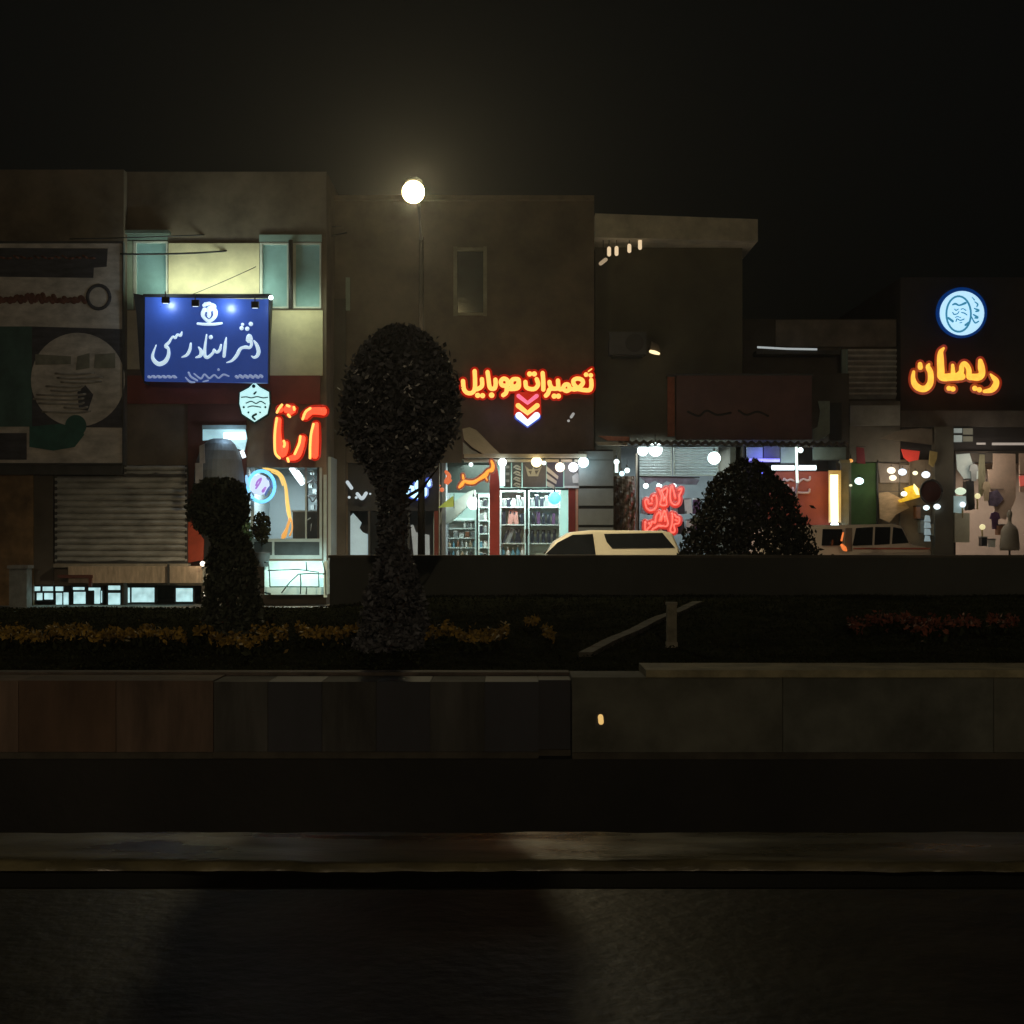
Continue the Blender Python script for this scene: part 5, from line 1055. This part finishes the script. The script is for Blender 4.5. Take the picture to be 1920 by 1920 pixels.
t = thing('yellow_lantern', P(1715, 925, dF - .55), 'glowing yellow lantern left of the dark red disc', 'lantern')
MB().ppoly([(1697, 915), (1712, 910), (1724, 916), (1725, 932), (1712, 936), (1690, 942), (1686, 938), (1700, 932)], dF - .6, .15).build('shade', emit('yellow lantern glow', (.80, .45, .02), .75, (.6, .4, .05), .4, 14), t)
MB().ppoly([(1714, 907), (1721, 915), (1724, 928), (1719, 927), (1714, 917)], dF - .66, .05).build('glowing_edge', emit('hot yellow edge', (1, .85, .35), 1.5), t)
t = thing('round_disc_sign', P(1746, 922, dF - .75), 'large unlit dark red disc sign beside the yellow lantern', 'sign')
b = MB(); b.disc(P(1746, 922, dF - .75), 22 / F * dF, .06, 40, .92); b.build('disc', mat('very dark red', (.05, .015, .015), .6), t)
b = MB(); rg = [(1746 + 20.5 * math.cos(a / 24 * 6.2832), 922 + 22 * math.sin(a / 24 * 6.2832)) for a in range(25)]; strokes([rg], dF - .76, (0, 0, 1), 1, 0, .5, sm=False, mb=b); b.build('rim', darkmetal, t)
t = thing('glass_cabinet', P(1740, 1015, dF - .6), 'narrow pale blue display column under the small lamps', 'display stand')
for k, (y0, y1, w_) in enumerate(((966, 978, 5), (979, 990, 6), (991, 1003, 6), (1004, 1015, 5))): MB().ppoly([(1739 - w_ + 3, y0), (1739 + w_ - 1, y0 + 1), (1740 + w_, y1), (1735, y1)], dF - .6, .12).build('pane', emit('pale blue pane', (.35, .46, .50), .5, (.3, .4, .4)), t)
# right window contents
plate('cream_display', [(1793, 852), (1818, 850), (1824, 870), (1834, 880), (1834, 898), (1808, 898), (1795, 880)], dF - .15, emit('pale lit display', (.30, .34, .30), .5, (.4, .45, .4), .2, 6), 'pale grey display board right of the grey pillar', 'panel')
plate('green_curtain', [(1837, 852), (1846, 852), (1848, 890), (1843, 930), (1836, 930), (1834, 880)], dF - .14, mat('olive curtain', (.25, .24, .15), .7, .3, 3, stretch=(4, 1, 1)), 'narrow olive curtain in the right shop', 'curtain')
plate('tan_blind', [(1862, 850), (1904, 851), (1905, 935), (1893, 960), (1885, 975), (1870, 968), (1858, 930), (1852, 880), (1862, 880)], dF - .16, mat('tan blind', (.60, .45, .35), .7, .15, 3), 'wide tan blind in the right shop window', 'blind')
plate('tan_blind', [(1911, 850), (1960, 850), (1960, 925), (1912, 922)], dF - .16, mat('tan blind', (1, 1, 1)), 'tan blind cut by the right edge of view', 'blind')
plate('coral_patch', [(1911, 893), (1935, 890), (1935, 908), (1914, 912)], dF - .2, emit('coral patch', (.7, .12, .09), .5, (.6, .1, .08)), 'coral red patch at the right edge', 'cloth')  # patch glows by itself, brightness put into the material
plate('violet_clothing', [(1850, 925), (1870, 918), (1882, 935), (1870, 950), (1855, 948)], dF - .22, mat('violet cloth', (.16, .13, .2), .8, .5, 9), 'violet grey clothes hanging in the right window', 'clothes')
hang = ['olive', 'violet', 'sand', 'grey', 'white', 'dark']
for k, (x, y, w_, h_, c_, lb) in enumerate(((1826, 872, 9, 30, 'grey', 'grey shirt hanging left of the olive curtain'), (1850, 905, 8, 34, 'sand', 'sand shirt hanging right of the olive curtain'), (1866, 962, 10, 30, 'purple', 'purple folded clothes under the tan blind'), (1878, 985, 12, 18, 'brown', 'brown bag on the right shop floor stand'), (1846, 1008, 10, 16, 'dark', 'dark box low in the right shop'), (1862, 1012, 9, 14, 'white', 'white box low in the right shop'), (1655, 985, 9, 20, 'sand', 'sand coloured carton under the tan drape'), (1668, 990, 9, 16, 'brown', 'brown carton under the tan drape'), (1722, 950, 8, 22, 'brown', 'brown carton below the yellow lantern'), (1730, 975, 8, 24, 'grey', 'grey carton left of the pale blue display column'), (1754, 982, 8, 22, 'sand', 'sand carton right of the pale blue display column'))):
    t = thing('hanging_shirt' if h_ > 27 else 'goods_box', P(x, y, dF - .2), lb, 'clothes' if h_ > 27 else 'box')
    if h_ > 27:
        MB().ppoly([(x - w_ * .7, y), (x - w_ * .2, y - 2), (x + w_ * .2, y - 2), (x + w_ * .7, y), (x + w_, y + h_ * .35), (x + w_ * .6, y + h_ * .4), (x + w_ * .5, y + h_), (x - w_ * .5, y + h_), (x - w_ * .6, y + h_ * .4), (x - w_, y + h_ * .35)], dF - .3, .05).build('garment', gp[c_], t)
        MB().pb(x - .6, x + .6, y - 7, y - 2, dF - .29, .02).build('hook', darkmetal, t)
    else:
        MB().pb(x - w_ / 2, x + w_ / 2, y, y + h_, dF - .45, .25).build('box', gp[c_], t); MB().pb(x - w_ / 2 - .6, x + w_ / 2 + .6, y - 2, y - .1, dF - .46, .27).build('lid', gp['dark'] if c_ != 'dark' else gp['grey'], t)
t = thing('fascia_spotlight', P(1070, 785, dC2 - .3), 'small white spotlight on the dark fascia right of the chevrons', 'lamp')
strokes([[(1066, 789)], [(1071, 782), (1075, 776)]], dC2 - .35, (0, 0, 1), 2.6).build('body', emit('dim spotlight', (.6, .6, .58), .5), t)
t = thing('white_cabinet', P(1805, 1018, dF - .3), 'tall cream cabinet right of the grey pillar', 'cabinet')
cabm = mat('cream cabinet', (.78, .78, .62), .6, .15, 2)
MB().pb(1790, 1818, 962, 1017, dF - .35, .3).build('body', cabm, t)
b = MB(); b.ball(P(1801, 921, dF - .3), .14, .1, .09, 14, 8); b.build('lamp_head', emit('greenish white lamp', (.7, .85, .62), .9), t)
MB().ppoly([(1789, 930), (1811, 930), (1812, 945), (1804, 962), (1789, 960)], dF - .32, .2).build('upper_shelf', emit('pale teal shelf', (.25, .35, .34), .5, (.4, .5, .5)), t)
t = thing('dark_fridge', P(1820, 956, dF - .3), 'dark tall box beside the cream cabinet', 'cabinet'); MB().ppoly([(1812, 902), (1826, 900), (1828, 955), (1816, 957), (1812, 930)], dF - .26, .3).build('body', black, t); MB().pb(1812, 1828, 897, 900, dF - .27, .3).build('lid', darkmetal, t)
for x, y, lb in ((1833, 930, 'upper star shaped yellow lamp in the right shop'), (1842, 988, 'lower yellow lamp in the right shop'), (1805, 946, 'small bluish white lamp on the cream cabinet')):
    t = thing('small_lamp', P(x, y, dF - .35), lb, 'lamp'); b = MB(); b.ball(P(x, y, dF - .4), .075, .04, .07, 8, 6); b.build('bulb', emit('yellowish lamp' if x != 1805 else 'bluish lamp', (.9, .8, .4) if x != 1805 else (.8, .9, 1), .9 if x != 1805 else 1.4), t); MB().pb(x - 1, x + 1, y + 4, y + 25, dF - .36, .04).build('stand', mat('gold cloth', (1, 1, 1)), t)
t = thing('mannequin', P(1893, 1032, dF - .6), 'pale mannequin torso standing at the right shop window', 'mannequin')
b = MB(); q = P(1893, 1032, dF - .6); k = dF / F
b.lathe((q.x, q.y, q.z), [(17 * k, 0), (18 * k, 6 * k), (16.5 * k, 25 * k), (15 * k, 38 * k), (11 * k, 45 * k), (4 * k, 50 * k), (3 * k, 58 * k), (4.5 * k, 63 * k), (5 * k, 68 * k), (2 * k, 75 * k)], 18); b.build('torso', mat('pale mannequin', (.34, .31, .26), .7, .15), t)
b = MB(); b.tube([(q.x, q.y, .004), (q.x, q.y, q.z)], .025, 8); b.lathe((q.x, q.y, .004), [(.2, 0), (.18, .02)], 16); b.build('stand', darkmetal, t)
lamp('AREA', 'shop_light', P(1860, 875, dF + 1.2), 90, (1, .85, .7), E2, 2.4, (0, 0, 0))
lamp('POINT', 'window_light', P(1850, 870, dF - .8), 14, (1, .85, .7), E2, .3)

# orange script + round emblem
cR = (1580, 520, 5.647); dG = dF - .3
t = thing('orange_script_sign', P(1790, 700, dG), 'orange yellow glowing script on the charcoal building', 'sign')
ry = [[(1565, 1025, 8), (1600, 1065, 24), (1628, 1105, 30), (1610, 1160, 34), (1570, 1195, 28), (1500, 1208, 18)], [(1458, 885, 24), (1468, 950, 36), (1475, 1020, 34), (1440, 1055, 38), (1370, 1055, 34), (1340, 1050, 30), (1335, 970, 26), (1295, 915, 26), (1262, 935, 24), (1255, 1000, 28), (1210, 1055, 38)],
      [(1262, 1050, 38), (1150, 1055, 40), (1050, 1055, 40), (1040, 980, 38), (1035, 860, 36), (1040, 790, 26), (1070, 750, 12)], [(1165, 930, 16), (1170, 1030, 26)],
      [(752, 1000, 16), (745, 1070, 24), (770, 1140, 34), (830, 1180, 34), (890, 1170, 34), (930, 1110, 32), (930, 1010, 30), (905, 950, 26), (915, 920, 12)], [(820, 920, 24), (822, 955, 26)], [(1125, 1175, 26)], [(1168, 1182, 28)], [(1400, 1175, 28)], [(1448, 1190, 28)]]
strokes(ry, dG + .05, cR, 30, 28, .3).build('letter_halo', emit('painted orange halo', (.36, .018, .0), .6), t)  # halo of the script, painted as a wider dim layer
strokes(ry, dG, cR, 30, 0, .4).build('letter_face', emit('amber letter face', (1, .48, .06), 1.3, (.8, .5, .1), .12, 8), t)
lamp('POINT', 'neon_light', P(1785, 705, dG - .3), 1.5, (1, .3, .03), t, .3)
t = thing('round_emblem_sign', P(1804, 586, dG), 'round bluish white glowing emblem above the orange script', 'sign')
b = MB(); b.disc(P(1803.5, 586, dG + .03), 47.5 / F * dG, .08); b.build('rim', emit('painted navy halo', (.0, .05, .28), .42, (.01, .03, .12)), t)  # glowing navy ring paints the halo around the emblem
b = MB(); b.disc(P(1804, 587, dG), 41.5 / F * dG, .028); b.build('face', emit('ice blue light box', (.50, .80, 1), 1.0, (.6, .8, .9)), t)
b = MB(); rg = [(1228 + 130 * math.cos(a / 30 * 6.2832), 388 + 188 * math.sin(a / 30 * 6.2832)) for a in range(31)]
strokes([rg], dG - .01, cR, 11, 0, .3, sm=False, mb=b)
strokes([[(1120, 430, 12), (1165, 465, 14)], [(1165, 290, 8), (1195, 280, 12), (1235, 296, 9), (1300, 272, 14)], [(1185, 335, 5), (1200, 350, 6), (1225, 335, 5)], [(1255, 338, 6), (1275, 332, 5), (1305, 350, 6)], [(1165, 372, 6), (1180, 392, 7), (1215, 385, 6), (1232, 362, 5)], [(1258, 372, 6), (1290, 380, 7), (1315, 398, 6)], [(1195, 425, 5), (1215, 415, 5), (1250, 428, 5)], [(1200, 465, 7), (1212, 440, 6), (1245, 455, 6), (1285, 442, 7)], [(1240, 482, 5), (1262, 478, 5)], [(1300, 505, 12), (1345, 470, 10)],
         [(1370, 210, 4), (1395, 240, 7)], [(1400, 260, 6), (1430, 285, 9), (1420, 310, 7)], [(1395, 330, 7), (1440, 350, 12), (1410, 362, 8)], [(1385, 395, 8), (1430, 425, 12), (1400, 430, 8)], [(1360, 410, 6), (1400, 480, 9), (1440, 465, 7)]], dG - .01, cR, 6, 0, .3, mb=b)
b.build('emblem_lines', emit('mid blue lines', (.05, .26, .42), .8, (.05, .2, .3)), t)
lamp('POINT', 'emblem_light', P(1804, 586, dG - .4), 1.0, (.35, .6, 1), t, .3)

# ================================================================ STREET LAMP (the big glare) and an added unseen one
def street_lamp(x, y, h, label, energy, face, col, ang=165, armdir=-1, group='street lamps along the road'):
    t = thing('street_lamp', (x, y, 0), label, 'street lamp', group)
    px_ = x + .0; b = MB(); b.tube([(px_, y + 2.4, 0), (px_, y + 2.4, h * .5), (px_, y + 2.4, h - .35)], [.08, .06, .045], 12); b.build('pole', mat('umber pole paint', (.012, .010, .008), .9, spec=.1), t)
    b = MB(); b.tube([(px_, y + 2.4, h - .4), (px_, y + 1.6, h + .1), (px_, y + .5, h + .24), (px_, y + .1, h + .26)], .035, 8); b.build('arm', darkmetal, t)
    b = MB(); b.lathe((x, y + .1, h + .2), [(.16, 0), (.15, .04), (.08, .09), (.03, .1)], 20); b.build('hood', darkmetal, t)
    b = MB(); b.ball((x, y, h), .2, .2, .2, 24, 16); g = b.build('globe', emit('street lamp globe', (1.0, .80, .36), 46), t)
    l = lamp('SPOT', 'lamp_light', (x, y - .3, h - .05), energy, col, t, .2); l.data.spot_size = R(ang); l.data.spot_blend = 1 if ang < 30 else .5; aim(l, face)
    return t
dL = 27.0
q = P(775, 360, dL)
sl_ = street_lamp(q.x, dL, q.z, 'blazing yellowish street lamp high above the round tree', 900, (0, -1, -1.1), (1, .84, .50), 150)
l = lamp('SPOT', 'lamp_light', (q.x + .15, dL - .4, q.z - .3), 3300, (1, .82, .52), sl_, .25); l.data.spot_size = R(128); l.data.spot_blend = 1; aim(l, (0, .12, -1))
street_lamp(1.4, -24, 9.0, 'added unseen street lamp behind the viewer', 15500, (-.16, 1, -.05), (1, .77, .50), 70)  # unseen lamp added to brighten the facades, tree shadow kept hidden
# overhead cables
def cable(p0, p1, sag, r, label):
    b = MB(); pts = []
    for i in range(17):
        u = i / 16; v = p0.lerp(p1, u); v.z -= sag * 4 * u * (1 - u); pts.append(v)
    b.tube(pts, r, 5); return tag(b.build('cable', black), label, 'cable')
cable(P(225, 476, dA - .6), P(650, 436, dC2 - .5), .16, .022, 'black cable crossing the cream panels above the blue sign')
cable(P(130, 448, dA - .6), P(640, 424, dC2 - .5), .05, .014, 'thin upper cable over the left facade')
cable(P(300, 575, dA - .5), P(480, 500, dB - .3), .03, .008, 'faint thin wire slanting over the cream panel')

# ================================================================ CARS
glassdk = mat('dark car glass', (.012, .014, .016), .08, .3, spec=.6)
def car(name, L, W, Hh, prof, wins, d, xpx, face, body, label, rot=0, flip=1):
    """prof: side outline (u along length 0..L, z); wins: list of side-window polygons"""
    t = thing(name, (0, 0, 0), label, 'car', 'cars parked behind the low wall')
    def ex(poly, y0, y1, inset=0.0):
        b = MB(); n = len(poly); zt = max(p[1] for p in poly)
        a = []; c = []
        for (u, z) in poly:
            k = max(0, (z - .95)) * .16
            a.append(Vector((u, y0 + k, z))); c.append(Vector((u, y1 - k, z)))
        b.add(a + c, [tuple(range(n)), tuple(range(2 * n - 1, n - 1, -1))] + [(i, n + i, n + (i + 1) % n, (i + 1) % n) for i in range(n)])
        return b
    body_o = ex(prof, 0, W).build('body', body, t)
    bv = body_o.modifiers.new('b', 'BEVEL'); bv.width = .05; bv.segments = 3; bv.limit_method = 'ANGLE'; bv.angle_limit = R(25)
    for side in (0, 1):
        for wv in wins:
            b = MB(); pts = []
            for (u, z) in wv:
                k = max(0, (z - .95)) * .16
                pts.append(Vector((u, (k - .008) if side == 0 else (W - k + .008), z)))
            n = len(pts); o2 = [p + Vector((0, .012 if side == 0 else -.012, 0)) for p in pts]
            b.add(pts + o2, [tuple(range(n)), tuple(range(2 * n - 1, n - 1, -1))] + [(i, n + i, n + (i + 1) % n, (i + 1) % n) for i in range(n)]); b.build('window', glassdk, t)
        for u in (.78, L - .82):
            y = .0 if side == 0 else W
            b = MB(); vs_ = []
            def ring(r, y_): return [(u + r * math.cos(2 * math.pi * k / 24), y_, .33 + r * math.sin(2 * math.pi * k / 24)) for k in range(24)]
            s_ = -1 if side == 0 else 1
            vs_ = ring(.33, y + s_ * .02) + ring(.33, y - s_ * .2) + ring(.2, y + s_ * .02)
            b.add(vs_, [(k, (k + 1) % 24, 24 + (k + 1) % 24, 24 + k) for k in range(24)] + [(k, (k + 1) % 24, 48 + (k + 1) % 24, 48 + k) for k in range(24)])
            wo = b.build('wheel', mat('tyre rubber', (.02, .02, .02), .9), t)
            b = MB(); b.add(ring(.2, y + s_ * .015) + [(u, y + s_ * .03, .33)], [(k, (k + 1) % 24, 24) for k in range(24)]); b.build('rim', mat('alloy rim', (.3, .3, .3), .4, .2, metal=.8), wo)
        b = MB(); b.box(.95 if prof[0][0] < 1 else 1, 1.12, -.16 if side == 0 else W, 0 if side == 0 else W + .16, .95, 1.08); b.build('mirror', body, t)
        b = MB(); b.ball((.06, .22 if side == 0 else W - .22, .68), .07, .14, .08); b.build('headlight', mat('lamp plastic', (.4, .4, .4), .2), t)
        b = MB(); b.box(L - .02, L + .012, .06 if side == 0 else W - .2, .2 if side == 0 else W - .06, .75, .98); b.build('tail_light', mat('tail lamp red', (.4, .02, .02), .3), t)
    t.rotation_euler = (0, 0, rot)
    t.location = (PX(xpx, d), d, -.12)
    return t
cream_paint = mat('cream white car paint', (.78, .72, .54), .35, .08, 1, spec=.6)
# wagon facing left: tail at photo column 1276
dc = 30.2; k1 = F / dc
Lw = 4.35; x0p = 1277 - Lw * k1
def U(px): return (px - x0p) / k1
def Zc(py): return PZ(py, dc) + .12
profw = [(0.02, .35), (0.0, .62), (.12, .80), (.9, .94), (U(1014), 1.06), (U(1040), Zc(1016)), (U(1070), Zc(998)), (U(1110), Zc(994)), (U(1245), Zc(995)), (U(1262), Zc(999)), (U(1277), Zc(1036)), (Lw, .9), (Lw - .03, .35)]
winw = [[(U(1022), Zc(1040)), (U(1046), Zc(1017)), (U(1074), Zc(1003)), (U(1112), Zc(1001)), (U(1117), Zc(1040))],
        [(U(1133), Zc(1001)), (U(1243), Zc(999)), (U(1266), Zc(1027)), (U(1148), Zc(1028)), (U(1138), Zc(1016))]]
car('station_wagon', Lw, 1.75, 1.5, profw, winw, dc, x0p, -1, cream_paint, 'cream estate car facing left between phone shop and round bush')
# small van facing right, turned slightly, partly hidden behind the bush
dv = 31.0; k2 = F / dv; Lv = 3.7; x1p = 1748
def U2(px): return (x1p - px) / k2
def Z2(py): return PZ(py, dv) + .12
profv = [(0.0, .4), (0.0, Z2(1034)), (.08, Z2(1026)), (U2(1712), Z2(1022)), (U2(1704), Z2(1004)), (U2(1694), Z2(986)), (U2(1676), Z2(982)), (U2(1590), Z2(984)), (2.9, Z2(985)), (Lv - .25, Z2(990)), (Lv, .95), (Lv - .02, .4)]
winv = [[(U2(1706), Z2(1018)), (U2(1694), Z2(991)), (U2(1678), Z2(988)), (U2(1674), Z2(1020))], [(U2(1670), Z2(1020)), (U2(1673), Z2(988)), (U2(1644), Z2(988)), (U2(1641), Z2(1022))], [(U2(1637), Z2(1022)), (U2(1640), Z2(988)), (U2(1608), Z2(990)), (U2(1600), Z2(1023))], [(U2(1580), Z2(1023)), (U2(1582), Z2(992)), (U2(1545), Z2(992)), (U2(1542), Z2(1023))]]
vpaint = mat('pale tan van paint', (.86, .74, .62), .35, .1, 1, spec=.6)
v = car('small_van', Lv, 1.6, 1.5, profv, winv, dv, x1p, 1, vpaint, 'pale small van with dark windows facing right by the kiosk', 0)
v.scale = (-1, 1, 1)
b = MB()
b.pb(1600, 1744, 1027, 1030, dv - .012, .01)
tt = b.build('red_stripe', mat('salmon stripe', (.65, .16, .10), .4)); tt.parent = v; tt.matrix_parent_inverse = (Matrix.Translation(v.location) @ Matrix.Diagonal((-1, 1, 1, 1))).inverted()
t = thing('orange_marker_light', P(1580, 1022, dv + 3), 'orange glowing lamp between kiosk and van', 'lamp')
strokes([[(1400, 1680, 20), (1430, 1720, 28), (1450, 1740, 14)], [(1415, 1530, 10), (1395, 1620, 12)]], dv - .4, (1360, 760, 6.4), 14).build('lens', emit('orange marker', (1, .22, .04), .9), t)
MB().pb(1586, 1598, 990, 1034, dv - .3, .08).build('bracket', mat('grey brown bracket', (.24, .2, .16), .6), t)

# ---- thin haze added to give the street lamp its halo
hz = MB(); hz.box(-70, 70, -45, 75, -2.2, 13.5)
hm = bpy.data.materials.new('lamp halo haze'); hm.use_nodes = True
for n_ in list(hm.node_tree.nodes):
    if n_.type == 'BSDF_PRINCIPLED': hm.node_tree.nodes.remove(n_)
pv = hm.node_tree.nodes.new('ShaderNodeVolumePrincipled'); pv.inputs['Density'].default_value = 0.0008; pv.inputs['Anisotropy'].default_value = 0.75
pv.inputs['Color'].default_value = (.9, .9, .85, 1)
hm.node_tree.links.new(pv.outputs[0], hm.node_tree.nodes['Material Output'].inputs['Volume'])
tag(hz.build('haze', hm), kind='stuff')
